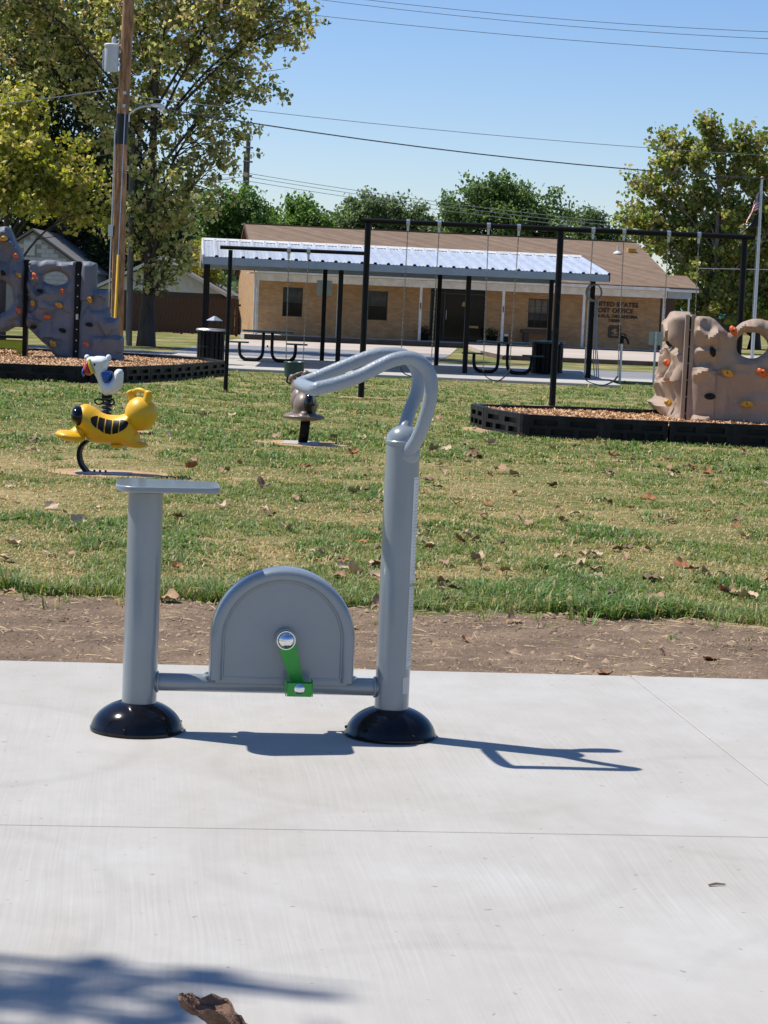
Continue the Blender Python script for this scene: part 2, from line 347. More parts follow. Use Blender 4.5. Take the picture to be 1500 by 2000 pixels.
def baked(o, parent=None):
    """freeze the modifiers of o into a plain mesh"""
    dg = bpy.context.evaluated_depsgraph_get(); dg.update()
    me = bpy.data.meshes.new_from_object(o.evaluated_get(dg)); nm = o.name; mats = list(o.data.materials); old = o.data
    o.modifiers.clear(); o.data = me
    if not me.materials:
        for m in mats: me.materials.append(m)
    return o
def blob(mb, name, m, parent, vox=0.015, smooth=6):
    """overlapping rounded forms fused into one continuous moulded skin"""
    o = mb.build(name, m, parent)
    a = o.modifiers.new('r', 'REMESH'); a.mode = 'VOXEL'; a.voxel_size = vox
    b = o.modifiers.new('s', 'SMOOTH'); b.factor = 0.6; b.iterations = smooth
    baked(o); o.data.polygons.foreach_set('use_smooth', [True] * len(o.data.polygons)); return o
def inflate(name, poly, res, T, wd_, m, parent, yoff=0.0, relax=5, smoothp=True):
    """rotomoulded hollow form: an outline in x/z given rounded depth"""
    if smoothp:
        k_ = len(poly); out = []
        for i in range(k_):
            a, b, c_, d = (Vector(poly[(i + q) % k_]) for q in (-1, 0, 1, 2))
            for t in (0, 0.25, 0.5, 0.75): out.append(tuple(0.5 * ((2 * b) + (-a + c_) * t + (2 * a - 5 * b + 4 * c_ - d) * t * t + (-a + 3 * b - 3 * c_ + d) * t ** 3)))
        poly = out
    P = np.array(poly); x0, z0 = P.min(0) - 2 * res; x1, z1 = P.max(0) + 2 * res; nu_ = int((x1 - x0) / res) + 1; nv_ = int((z1 - z0) / res) + 1
    U, Vv = np.meshgrid(x0 + (np.arange(nu_) + 0.5) * res, z0 + (np.arange(nv_) + 0.5) * res); mask = in_poly(U.ravel(), Vv.ravel(), poly).reshape(U.shape)
    GU, GV = np.meshgrid(x0 + np.arange(nu_ + 1) * res, z0 + np.arange(nv_ + 1) * res)
    pm = np.pad(mask, 1); cnt = pm[:-1, :-1].astype(int) + pm[1:, :-1] + pm[:-1, 1:] + pm[1:, 1:]; bd = (cnt > 0) & (cnt < 4); used = cnt > 0
    for _ in range(relax):
        su = np.zeros_like(GU); sv = np.zeros_like(GV); k = np.zeros_like(GU)
        for di, dj in ((0, 1), (0, -1), (1, 0), (-1, 0)):
            b2 = np.roll(bd, (di, dj), (0, 1)); su += np.where(b2, np.roll(GU, (di, dj), (0, 1)), 0); sv += np.where(b2, np.roll(GV, (di, dj), (0, 1)), 0); k += b2
        okk = bd & (k >= 2); GU = np.where(okk, 0.4 * GU + 0.6 * su / np.maximum(k, 1), GU); GV = np.where(okk, 0.4 * GV + 0.6 * sv / np.maximum(k, 1), GV)
    A_ = P; B_ = np.roll(P, -1, 0); pt = np.stack([GU.ravel(), GV.ravel()], -1)[:, None]; ab = B_ - A_
    tt_ = np.clip(((pt - A_) * ab).sum(-1) / ((ab ** 2).sum(-1) + 1e-12), 0, 1); dist = np.sqrt((((A_ + tt_[..., None] * ab) - pt) ** 2).sum(-1)).min(1).reshape(GU.shape)
    dist = np.where(bd, 0, dist); q = np.clip(dist / wd_, 0, 1); yy = T * np.sqrt(1 - (1 - q) ** 2)
    idf = -np.ones(GU.shape, int); ii = np.argwhere(used); vf = []
    for (a, b) in ii: idf[a, b] = len(vf); vf.append((GU[a, b], yoff - yy[a, b], GV[a, b]))
    idb = idf.copy()
    for (a, b) in ii:
        if not bd[a, b]: idb[a, b] = len(vf); vf.append((GU[a, b], yoff + yy[a, b], GV[a, b]))
    fs = []
    for i, j in np.argwhere(mask):
        fs.append((idf[i, j], idf[i, j + 1], idf[i + 1, j + 1], idf[i + 1, j])); fs.append((idb[i, j], idb[i + 1, j], idb[i + 1, j + 1], idb[i, j + 1]))
    mb = MB(); mb.v = vf; mb.f = fs; o = mb.build(name, m, parent, fix=False); sm = o.modifiers.new('s', 'SMOOTH'); sm.factor = 0.5; sm.iterations = 3; baked(o)
    o.data.polygons.foreach_set('use_smooth', [True] * len(o.data.polygons)); return o
def in_poly(x, y, poly):
    c = np.zeros(len(x), bool); n = len(poly)
    for i in range(n):
        x1, y1 = poly[i]; x2, y2 = poly[(i + 1) % n]
        if y1 == y2: continue
        k = ((y1 > y) != (y2 > y)) & (x < (x2 - x1) * (y - y1) / (y2 - y1) + x1); c ^= k
    return c
def raw(name, V, Fc, m, parent=None, colors=None, smooth=False):
    """numpy arrays of verts and equal-sized faces into a mesh, with an optional per-vertex colour"""
    me = bpy.data.meshes.new(name); V = np.asarray(V, np.float32); Fc = np.asarray(Fc, np.int32); k = Fc.shape[1]
    me.vertices.add(len(V)); me.vertices.foreach_set('co', V.ravel())
    me.loops.add(Fc.size); me.loops.foreach_set('vertex_index', Fc.ravel())
    me.polygons.add(len(Fc)); me.polygons.foreach_set('loop_start', np.arange(0, Fc.size, k, dtype=np.int32))
    if colors is not None:
        ca = me.color_attributes.new('col', 'FLOAT_COLOR', 'POINT')
        c4 = np.ones((len(V), 4), np.float32); c4[:, :3] = colors; ca.data.foreach_set('color', c4.ravel())
    if smooth: me.polygons.foreach_set('use_smooth', np.ones(len(Fc), bool))
    me.update(calc_edges=True); me.materials.append(M[m]); return mk(name, me, parent)
_lat = np.random.default_rng(3).random((256, 256))
def vnoise(x, y):
    xi = np.floor(x).astype(int); yi = np.floor(y).astype(int); fx = x - xi; fy = y - yi
    fx = fx * fx * (3 - 2 * fx); fy = fy * fy * (3 - 2 * fy)
    g = lambda a, b: _lat[a % 256, b % 256]
    return (g(xi, yi) * (1 - fx) + g(xi + 1, yi) * fx) * (1 - fy) + (g(xi, yi + 1) * (1 - fx) + g(xi + 1, yi + 1) * fx) * fy
def fbm(x, y, o=4):
    x = np.asarray(x, float); y = np.asarray(y, float); s = 0; a = 0.5; t = 0
    for i in range(o): s = s + a * vnoise(x * 2 ** i + 17.3 * i, y * 2 ** i + 5.1 * i); t += a; a *= 0.5
    return s / t
def sstep(a, b, x):
    t = np.clip((x - a) / (b - a), 0, 1); return t * t * (3 - 2 * t)
def zf(x, y):
    """height of the park and the street verge beyond it"""
    y = np.asarray(y, float); x = np.asarray(x, float)
    return -0.035 + 0.035 * sstep(9.2, 10.8, y) - 0.13 * sstep(46.5, 53.0, y) + 0.02 * (fbm(x * 0.5 + 40, y * 0.5 + 9, 3) - 0.5) * sstep(10, 13, y) * (1 - sstep(30, 40, y))
def quad_sheet(name, poly, z, m, kind='structure', parent=None, thick=0.0):
    mb = MB()
    if thick: mb.prism(poly, z - thick, z, 'z')
    else: mb.add([(x, y, z) for x, y in poly], [tuple(range(len(poly)))])
    o = mb.build(name, m, parent)
    if kind: o['kind'] = kind
    return o

# ------------------------------------------------------------------ ground
xs = np.unique(np.concatenate([[-1500, -600, -250, -120, -80], np.arange(-60, 61, 3.0), np.arange(-12, 13, 0.75), [80, 120, 250, 600, 1500]]))
ys = np.unique(np.concatenate([[-300, -80, -30, -10, 0], np.arange(2, 60, 0.75), np.arange(60, 140, 8), [200, 300, 500, 900, 2500]]))
X, Y = np.meshgrid(xs, ys); Z = zf(X, Y)
under = (Y < 8.9); Z = np.where(under, -0.09, Z)
nx_, ny_ = len(xs), len(ys); idx = np.arange(nx_ * ny_).reshape(ny_, nx_)
Q = np.stack([idx[:-1, :-1], idx[:-1, 1:], idx[1:, 1:], idx[1:, :-1]], -1).reshape(-1, 4)
tag(raw('ground', np.stack([X, Y, Z], -1).reshape(-1, 3), Q, 'lawn_soil', smooth=True), kind='structure')

# concrete pad: panels with sawn and tooled joints
SROT = R(6.4)
pad = bpy.data.objects.new('concrete_pad', None); col.objects.link(pad); pad.location = (0, 8.386, 0); pad.rotation_euler = (0, 0, SROT)
pad['kind'] = 'structure'
us = [-5.0, -2.55, 1.02, 4.6, 8.0]; vs2 = [0.0, 2.60, 5.2, 8.5]
for i in range(4):
    for j in range(3):
        gu = 0.010 if i == 1 or i == 2 else 0.006
        mb = MB(); u0_, u1_ = us[i] + 0.0020, us[i + 1] - 0.0020
        if i == 0: u1_ = us[1] - 0.002
        v0, v1 = -vs2[j + 1] + 0.0018, -vs2[j] - (0.0018 if j else 0)
        mb.prism([(u0_, v0), (u1_, v0), (u1_, v1), (u0_, v1)], -0.11, 0.0, 'z')
        mb.build('slab_panel', 'slab_concrete', pad, bevel=0.003, seg=2)
joint = MB(); joint.prism([(-5.0, -8.4), (8.0, -8.4), (8.0, -0.02), (-5.0, -0.02)], -0.10, -0.012, 'z')
joint.build('joint_filler', 'pad_concrete', pad)

# bare soil strip behind the pad with a ragged far edge
xs2 = np.arange(-9, 9.01, 0.06); tt = np.linspace(0, 1, 40)
near = 8.386 + xs2 * math.tan(SROT) - 0.05
far = 10.12 + 0.55 * (fbm(xs2 * 1.6, xs2 * 0 + 3, 5) - 0.5)
Xs, T = np.meshgrid(xs2, tt); Ys = near + (far - near) * T
Zs = zf(Xs, Ys) + 0.006 + 0.042 * (fbm(Xs * 4, Ys * 4, 5) - 0.45) * np.minimum(1, T * 8) * (1 - T) ** 0.3 - 0.02 * (T > 0.97)
Zs = np.where(T < 0.06, -0.028 + 0 * Zs, Zs)
idx = np.arange(Xs.size).reshape(Xs.shape)
Q = np.stack([idx[:-1, :-1], idx[:-1, 1:], idx[1:, 1:], idx[1:, :-1]], -1).reshape(-1, 4)
tag(raw('soil_strip', np.stack([Xs, Ys, Zs], -1).reshape(-1, 3), Q, 'bare_soil', smooth=True), kind='structure')
def farline(x): return 10.12 + 0.55 * (fbm(np.asarray(x) * 1.6, np.asarray(x) * 0 + 3, 5) - 0.5)

# crumbs of soil and dry thatch on the strip
n = 20000; px = rng.uniform(-3.2, 3.2, n); tv = rng.random(n) ** 0.8
py = (8.386 + px * math.tan(SROT)) + (farline(px) - (8.386 + px * math.tan(SROT))) * tv
pz = zf(px, py) + 0.006 + 0.042 * (fbm(px * 4, py * 4, 5) - 0.45) * np.minimum(1, tv * 8)
pz = np.where(tv < 0.06, -0.024, pz)
sz = 0.0035 * np.exp(rng.normal(0, 0.55, n)) * (1 + 1.5 * (rng.random(n) > 0.98)); th = rng.uniform(0, 6.28, n)
dry = rng.random(n) < 0.07; ln = np.where(dry, rng.uniform(0.02, 0.07, n), sz); wd = np.where(dry, 0.0022, sz * rng.uniform(0.6, 1, n))
ca, sa = np.cos(th), np.sin(th)
base = np.stack([px, py, pz], -1); ax = np.stack([ca * ln, sa * ln, rng.normal(0, 0.15, n) * ln], -1); ay = np.stack([-sa * wd, ca * wd, 0 * wd], -1)
top = np.stack([0 * px, 0 * px, np.where(dry, 0.004, sz * 0.9)], -1)
V = np.stack([base - ax, base - ay, base + ax, base + ay, base + top], 1).reshape(-1, 3)
o_ = np.arange(n)[:, None] * 5
Fc = np.concatenate([o_ + np.array([[0, 1, 4]]), o_ + np.array([[1, 2, 4]]), o_ + np.array([[2, 3, 4]]), o_ + np.array([[3, 0, 4]])])
c = np.where(dry[:, None], np.array([[0.36, 0.27, 0.16]]), np.array([[0.235, 0.166, 0.112]])) * rng.uniform(0.45, 1.55, (n, 1))
tag(raw('soil_crumbs', V, Fc, 'chipcol', colors=np.repeat(c, 5, 0)), 'brown crumbs of soil and dry thatch on the bare strip', 'soil', kind='stuff')

# ------------------------------------------------------------------ grass blades (uncountable)
MULCH_R = [(1.06, 26.65), (1.18, 25.75), (1.56, 24.62), (2.47, 24.40), (3.9, 24.42), (5.3, 24.55), (6.5, 25.2), (6.9, 27.1), (5.9, 27.35), (4.2, 27.25), (2.2, 27.15)]
MULCH_L = [(-12.0, 33.3), (-9.0, 33.5), (-6.6, 34.0), (-5.0, 34.15), (-4.3, 34.8), (-3.72, 36.6), (-3.12, 40.4), (-3.6, 42.0), (-4.7, 42.9), (-6.4, 43.3), (-9.0, 43.4), (-12.0, 43.2)]
BARE = [(-2.2, 17.1, 0.54, 0.42), (-0.85, 21.75, 0.46, 0.5), (-2.8, 22.4, 0.4, 0.4), (-0.40, 33.0, 0.42, 0.28), (2.49, 32.9, 0.4, 0.3), (1.12, 25.6, 0.30, 0.7)]
NT = 56000; PER = 10; N = NT * PER
uu = rng.random(NT); ya, yb = 9.6, 47.0; pw = -0.9
ty = (ya ** pw + uu * (yb ** pw - ya ** pw)) ** (1 / pw)
tx = rng.uniform(-1, 1, NT) * (0.19 * ty + 1.7); tsz = np.exp(rng.normal(0, 0.38, NT))
tuft = np.repeat(np.arange(NT), PER); taz = rng.uniform(0, 2 * np.pi, N); trd = np.sqrt(rng.random(N)) * 0.026 * (tsz * (ty / 10.5) ** 0.55)[tuft]
gx = tx[tuft] + np.cos(taz) * trd; gy = ty[tuft] + np.sin(taz) * trd; tsz = tsz[tuft]
edge = farline(gx)
ok = (gy > edge - 0.02 + 0.30 * (fbm(tx * 4, ty * 4, 3) - 0.5)[tuft]) | ((gy > edge - 0.75) & (rng.random(NT) < 0.012)[tuft])
ok &= ~in_poly(gx, gy, MULCH_R) & ~in_poly(gx, gy, MULCH_L)
ok &= ~((gy > 42.8) & (gx > -5.2) & (gx < 4.75))
for bx_, by_, rx_, ry_ in BARE: ok &= (((gx - bx_) / rx_) ** 2 + ((gy - by_) / ry_) ** 2 + 1.3 * (fbm(gx * 6, gy * 6) - 0.5)) > rng.uniform(0.62, 1.12, N)
dryn = fbm(gx * 0.85 + 3, gy * 0.75 + 1, 5) * 0.62 + 0.38 * fbm(gx * 3.1, gy * 2.6, 4)
frontb = np.exp(-((gy - edge) / 0.42) ** 2) * (0.35 + 0.9 * fbm(gx * 1.7 + 8, gy * 0.4, 3))
dry = sstep(0.45, 0.66, dryn + 0.05 * (gy < 16) - 0.30 * frontb - 0.05 * (gy > 22))
lush = sstep(0.50, 0.66, fbm(gx * 1.9 + 20, gy * 1.2 + 4, 3)) * (1 - dry)
ok &= rng.random(N) > dry * 0.45
gx, gy, dry, lush, frontb, taz, tsz = gx[ok], gy[ok], dry[ok], lush[ok], frontb[ok], taz[ok], tsz[ok]; n = len(gx)
gz = zf(gx, gy)
h = (0.021 + 0.018 * rng.random(n) + 0.022 * lush + 0.040 * np.minimum(1, frontb)) * rng.uniform(0.6, 1.25, n) * (1 - 0.35 * dry) * (0.55 + 0.45 * tsz)
wd = (0.0023 + 0.0016 * rng.random(n)) * (gy / 10.5) ** 0.75 * (1 + 0.4 * lush)
th = taz + rng.normal(0, 0.7, n); ln = rng.uniform(0.35, 1.6, n) + 0.5 * dry
dx, dy = np.cos(th), np.sin(th); sxv, syv = -dy, dx
B0 = np.stack([gx, gy, gz - 0.004], -1); S = np.stack([sxv * wd, syv * wd, 0 * wd], -1)
D = np.stack([dx, dy, 0 * dx], -1); Zv = np.array([0, 0, 1.0])
mid = B0 + D * (h * ln * 0.28)[:, None] + Zv * (h * 0.62)[:, None]
tip = B0 + D * (h * ln * 0.95)[:, None] + Zv * (h * (1.0 - 0.28 * np.minimum(ln, 1.4)))[:, None]
V = np.stack([B0 - S, B0 + S, mid + S * 0.85, mid - S * 0.85, tip], 1).reshape(-1, 3)
o_ = np.arange(n)[:, None] * 5
tri = np.stack([o_ + np.array([[0, 1, 2]]), o_ + np.array([[0, 2, 3]]), o_ + np.array([[3, 2, 4]])], 1).reshape(-1, 3)
g1 = np.array([0.120, 0.190, 0.046]); g2 = np.array([0.230, 0.285, 0.090]); g3 = np.array([0.085, 0.200, 0.042]); d1 = np.array([0.58, 0.45, 0.23]); d2 = np.array([0.40, 0.30, 0.15])
rmix = rng.random((n, 1))
cg = g1 * (1 - rmix) + g2 * rmix; cg = cg * (1 - 0.45 * lush[:, None]) + g3 * 0.45 * lush[:, None]
isdry = rng.random(n) < (0.12 + 0.70 * dry)
cdry = d1 * (1 - rmix) + d2 * rmix
c = np.where(isdry[:, None], cdry, cg) * rng.uniform(0.75, 1.25, (n, 1))
cc = np.repeat(c, 5, 0).reshape(n, 5, 3)
tag(raw('grass', V, tri, 'blade', colors=cc.reshape(-1, 3)), 'short green and dry tan park grass', 'grass', kind='stuff')

# worn sandy patches under the riders and swings
for i, (bx_, by_, rx_, ry_) in enumerate(BARE):
    mb = MB(); k = 40; ring = []
    for j in range(k):
        a = 2 * math.pi * j / k; q = 1.0 + 0.5 * (float(fbm(np.array([math.cos(a) * 2 + i * 7 + 9]), np.array([math.sin(a) * 2 + 9]))[0]) - 0.5)
        ring.append((bx_ + rx_ * q * math.cos(a), by_ + ry_ * q * math.sin(a)))
    vv = [(bx_, by_, float(zf(bx_, by_)) + 0.014)] + [(x, y, float(zf(x, y)) + 0.004) for x, y in ring]
    mb.add(vv, [(0, 1 + j, 1 + (j + 1) % k) for j in range(k)])
    mb.build('bare_patch', 'clay_sand')['kind'] = 'structure'

# ------------------------------------------------------------------ street and far ground
def strip(name, poly, z, m, thick=0.0): return quad_sheet(name, poly, z, m, 'structure', None, thick)
strip('street', [(-90, 53.6), (90, 53.6), (90, 60.6), (-90, 60.6)], -0.124, 'asphalt')
strip('parking_lot', [(-6.2, 60.61), (1.25, 60.61), (2.0, 72.49), (-6.2, 72.49)], -0.119, 'asphalt')
strip('driveway', [(-6.2, 72.5), (2.0, 72.5), (2.6, 84.9), (-6.0, 83.8)], -0.115, 'lot_concrete')
strip('parking_strip', [(4.75, 47.4), (40, 47.4), (40, 53.58), (4.75, 53.58)], -0.112, 'pad_concrete')
strip('yellow_kerb_line', [(5.2, 47.45), (7.4, 47.45), (7.4, 49.0), (5.6, 49.0)], -0.106, 'yellow_line')
mb = MB(); mb.prism([(3.6, 68.9), (40, 70.5), (40, 93), (3.0, 86.4), (3.15, 75.0)], -0.2, 0.03, 'z')
wk = mb.build('raised_walk', 'lot_concrete', bevel=0.02); wk['kind'] = 'structure'
mb = MB(); mb.prism([(3.57, 68.82), (40, 70.42), (40, 70.49), (3.60, 68.89)], -0.2, 0.012, 'z'); mb.prism([(3.57, 68.82), (3.59, 68.9), (3.14, 75.0), (3.11, 75.0)], -0.2, 0.012, 'z')
kb = mb.build('kerb_face', 'kerb_shaded', wk)  # strip over the walk's edge, the face's shade in its colour
mb = MB(); mb.prism([(-5.2, 43.0), (4.62, 43.0), (4.62, 52.6), (-5.2, 52.6)], -0.25, 0.055, 'z')
mb.build('shelter_slab', 'pad_concrete', bevel=0.01)['kind'] = 'structure'

# ------------------------------------------------------------------ exercise bike (the subject)
bike = thing('exercise_bike', (-0.79, 7.0, 0), 'grey-blue steel outdoor exercise bike with green pedal standing on the concrete pad', 'exercise bike', R(6.1))
PR = 0.0572; SP = 0.848
dome = [(0.0, 0.0), (0.150, 0.0), (0.1540, 0.003), (0.1540, 0.011), (0.1520, 0.013)] + [(0.1525 * math.sqrt(1 - (z_ / 0.104) ** 2), z_) for z_ in (0.016, 0.026, 0.036, 0.046, 0.055, 0.063, 0.071, 0.078, 0.084, 0.089, 0.093, 0.0955)] + [(0.0, 0.0955)]
for s in (0.005, SP):
    b_ = MB().lathe(dome, (s, 0, 0), 56).build('base_cover', 'gloss_black', bike, smooth=40)
    for k in range(3):
        a = R(15 + 120 * k + (40 if s > 0.1 else 0)); MB().ell((s + 0.148 * math.cos(a), 0.148 * math.sin(a), 0.024), (0.006, 0.006, 0.006), 10, 6).build('cover_screw', 'black_paint', b_, smooth=60)
MB().cyl((0.010, 0, 0.03), (0.010, 0, 0.800), PR, n=48).build('seat_post', 'bike', bike, smooth=40)
# seat plate: rounded tongue, nose to the right
def rrect(x0, x1, hw0, hw1, r, k=7):
    pts = []
    for cx_, cy_, a0 in ((x1 - r, -hw1 + r, -90), (x1 - r, hw1 - r, 0), (x0 + r * 1.6, hw0 - r * 1.6, 90), (x0 + r * 1.6, -hw0 + r * 1.6, 180)):
        rr = r if cx_ > (x0 + x1) / 2 else r * 1.6
        for q in range(k): a = R(a0 + 90 * q / (k - 1)); pts.append((cx_ + rr * math.cos(a), cy_ + rr * math.sin(a)))
    return pts
sp_ = rrect(-0.088, 0.250, 0.165, 0.130, 0.05, 9)
MB().prism(sp_, 0.801, 0.821, 'z').build('seat', 'bike', bike, smooth=35, bevel=0.005, seg=3)
MB().lathe([(0.0, 0), (PR + 0.006, 0), (PR + 0.004, 0.006), (PR, 0.010), (0, 0.010)], (0.010, 0, 0.790), 40).build('weld_bead', 'bike', bike, smooth=50)
MB().cyl((0.04, 0, 0.163), (SP - 0.03, 0, 0.163), 0.0295, n=32).build('frame_tube', 'bike', bike, smooth=40)
for s, d in ((0.010 + 0.054, 1), (SP - 0.056, -1)):
    ring = [(s + 0.004 * d * (1 + math.sin(a * 3.0) * 0.15), 0.0315 * math.cos(a), 0.163 + 0.0315 * math.sin(a)) for a in np.linspace(0, 2 * math.pi, 28, endpoint=False)]
    MB().tube(ring, 0.0045, 8, closed=True).build('weld_bead', 'bike', bike, smooth=50)
# wheel housing: rolled rim with recessed plate
hc, hr, hz = 0.474, 0.2165, 0.318
path = [(hc - hr, 0, 0.182), (hc - hr, 0, 0.25)] + [(hc - hr * math.cos(a), 0, hz + hr * math.sin(a)) for a in np.linspace(0, math.pi, 33)] + [(hc + hr, 0, 0.25), (hc + hr, 0, 0.182)]
def rim(path, hw, hd, n=20):
    mb = MB(); k = len(path); vs_ = []
    for i, p in enumerate(path):
        a = Vector(path[max(0, i - 1)]); b = Vector(path[min(k - 1, i + 1)]); t = (b - a).normalized(); nr = Vector((t.z, 0, -t.x))
        for j in range(n):
            q = 2 * math.pi * j / n; c_, s_ = math.cos(q), math.sin(q)
            e = 0.62; cx_ = math.copysign(abs(c_) ** e, c_); sx_ = math.copysign(abs(s_) ** e, s_)
            v = Vector(p) + nr * (hw * cx_); vs_.append((v.x, sx_ * hd, v.z))
    fs = [(i * n + j, i * n + (j + 1) % n, (i + 1) * n + (j + 1) % n, (i + 1) * n + j) for i in range(k - 1) for j in range(n)]
    fs += [tuple(range(n - 1, -1, -1)), tuple(range((k - 1) * n, k * n))]
    return mb.add(vs_, fs)
wh = rim(path, 0.0240, 0.060).build('wheel_housing', 'bike', bike, smooth=45)
pan = [(hc - hr, 0.172)] + [(hc - hr * math.cos(a), hz + hr * math.sin(a)) for a in np.linspace(0, math.pi, 40)] + [(hc + hr, 0.172)]
MB().prism(pan, -0.043, 0.043, 'y').build('housing_plate', 'bike', wh, smooth=30)
wl = [(hc - hr + 0.0215, -0.0435, 0.196)] + [(hc - (hr - 0.0215) * math.cos(a), -0.0435, hz + (hr - 0.0215) * math.sin(a)) for a in np.linspace(0, math.pi, 40)] + [(hc + hr - 0.0215, -0.0435, 0.196)]
MB().tube(wl, 0.004, 6).build('weld_bead', 'bike', wh, smooth=60)
MB().tube([(hc - hr + 0.03, -0.040, 0.192), (hc + hr - 0.03, -0.040, 0.192)], 0.005, 6).build('weld_bead', 'bike', wh, smooth=60)
for sgn in (-1, 1):
    sx_ = hc + sgn * hr
    MB().tube([(sx_ + 0.034 * math.cos(a), 0.045 * math.sin(a), 0.190) for a in np.linspace(0, 2 * math.pi, 24, endpoint=False)], 0.0055, 6, closed=True).build('weld_bead', 'bike', wh, smooth=60)
# crank, pedal bracket and bolts (near side), mirrored crank on the far side
def crank(ysgn, a0, parent):
    ax0 = Vector((0.482, 0.325)); ln = 0.152; d = Vector((math.sin(a0), -math.cos(a0))); nn = Vector((d.y, -d.x)); pe = ax0 + d * ln
    poly = []
    for q in np.linspace(0, math.pi, 13):
        v = ax0 - d * (0.031 * math.sin(q)) + nn * (0.031 * math.cos(q)); poly.append((v.x, v.y))
    for q in np.linspace(0, math.pi, 9):
        v = pe + d * (0.020 * math.sin(q)) - nn * (0.020 * math.cos(q)); poly.append((v.x, v.y))
    y0, y1 = sorted((ysgn * 0.074, ysgn * 0.083))
    cr = MB().prism(poly, y0, y1, 'y').build('crank', 'green_paint', parent, smooth=35, bevel=0.0015)
    MB().cyl((ax0.x, ysgn * 0.03, ax0.y), (ax0.x, ysgn * 0.076, ax0.y), 0.036, n=28).build('hub', 'bike', cr, smooth=40)
    MB().ell((ax0.x, ysgn * 0.086, ax0.y), (0.0285, 0.021, 0.0285), 28, 16).build('hub_cap', 'chrome', cr, smooth=60)
    MB().tube([(ax0.x + 0.0295 * math.cos(a), ysgn * 0.0845, ax0.y + 0.0295 * math.sin(a)) for a in np.linspace(0, 2 * math.pi, 30, endpoint=False)], 0.0028, 6, closed=True).build('hub_ring', 'chrome', cr, smooth=60)
    z0 = pe.y - 0.025; x0 = pe.x - 0.043; x1 = pe.x + 0.043; ya_, yb_ = ysgn * 0.10, ysgn * 0.165
    mb = MB(); t_ = 0.003
    mb.box((pe.x, yb_, pe.y - 0.003), (0.080, t_, 0.044)); mb.box((x0, (ya_ + yb_) / 2, pe.y), (t_, abs(yb_ - ya_), 0.050))
    mb.box((x1, (ya_ + yb_) / 2, pe.y), (t_, abs(yb_ - ya_), 0.050)); mb.box((pe.x, ya_, pe.y - 0.006), (0.086, t_, 0.038))
    pd = mb.build('pedal', 'green_paint', parent, bevel=0.001)
    MB().cyl((pe.x, ysgn * 0.076, pe.y), (pe.x, ysgn * 0.163, pe.y), 0.009, n=12).build('pedal_axle', 'chrome', pd, smooth=40)
    MB().ell((pe.x, yb_ + ysgn * 0.001, pe.y), (0.0185, 0.010, 0.0185), 24, 12).build('pedal_bolt', 'chrome', pd, smooth=60)
crank(-1, R(17), bike); crank(1, R(197), bike)
# handlebar post, cap, handlebar loop
MB().cyl((SP, 0, 0.03), (SP, 0, 0.985), PR, n=48).build('handlebar_post', 'bike', bike, smooth=40)
cap = [(PR + 0.0005, 0.975), (PR + 0.002, 0.978), (PR + 0.002, 0.987), (PR - 0.001, 0.990)] + [((PR - 0.001) * math.cos(a), 0.990 + 0.050 * math.sin(a)) for a in np.linspace(0.12, math.pi / 2 - 0.02, 14)]
MB().lathe([(0, 0.975)] + cap, (SP, 0, 0), 48).build('post_cap', 'bike', bike, smooth=40)
def catmull(P, k=8):
    P = [Vector(p) for p in P]; Pp = [P[0] * 2 - P[1]] + P + [P[-1] * 2 - P[-2]]; out = []
    for i in range(1, len(Pp) - 2):
        for q in range(k):
            t = q / k; a, b, c_, d = Pp[i - 1], Pp[i], Pp[i + 1], Pp[i + 2]
            out.append(0.5 * ((2 * b) + (-a + c_) * t + (2 * a - 5 * b + 4 * c_ - d) * t * t + (-a + 3 * b - 3 * c_ + d) * t ** 3))
    out.append(P[-1]); return out
near = [(0.858, -0.040, 0.950), (0.884, -0.085, 1.002), (0.905, -0.120, 1.080), (0.916, -0.140, 1.160), (0.906, -0.143, 1.217), (0.876, -0.146, 1.253), (0.840, -0.148, 1.266), (0.790, -0.150, 1.258), (0.736, -0.155, 1.232), (0.680, -0.160, 1.202), (0.607, -0.166, 1.174), (0.543, -0.172, 1.156)]
farp = [(0.846, 0.030, 0.985), (0.872, 0.090, 1.071), (0.899, 0.120, 1.139), (0.904, 0.130, 1.199), (0.883, 0.130, 1.244), (0.846, 0.130, 1.268), (0.797, 0.128, 1.270), (0.751, 0.126, 1.263), (0.683, 0.122, 1.236), (0.616, 0.118, 1.206), (0.552, 0.114, 1.177), (0.515, 0.110, 1.162)]
for nm, pts in (('near', near), ('far', farp)):
    MB().tube(catmull(pts, 6), 0.0225, 18).build('handlebar', 'grip', bike, smooth=50)
a_ = Vector(near[-1]); b_ = Vector(farp[-1])
cr_ = catmull([(a_ + Vector((0.012, 0, 0.005))), a_ + Vector((-0.006, 0.012, -0.002)), a_.lerp(b_, 0.25) + Vector((-0.014, 0, -0.003)), a_.lerp(b_, 0.75) + Vector((-0.014, 0, -0.003)), b_ + Vector((-0.006, -0.012, -0.002)), b_ + Vector((0.012, 0, 0.005))], 5)
MB().tube(cr_, 0.0222, 18).build('handle_end', 'grip', bike, smooth=50)
for y_, z_ in ((-0.052, 0.948),):
    MB().ell((0.868, y_ * 1.02, z_), (0.031, 0.012, 0.031), 20, 10).build('weld_bead', 'bike', bike, smooth=60)
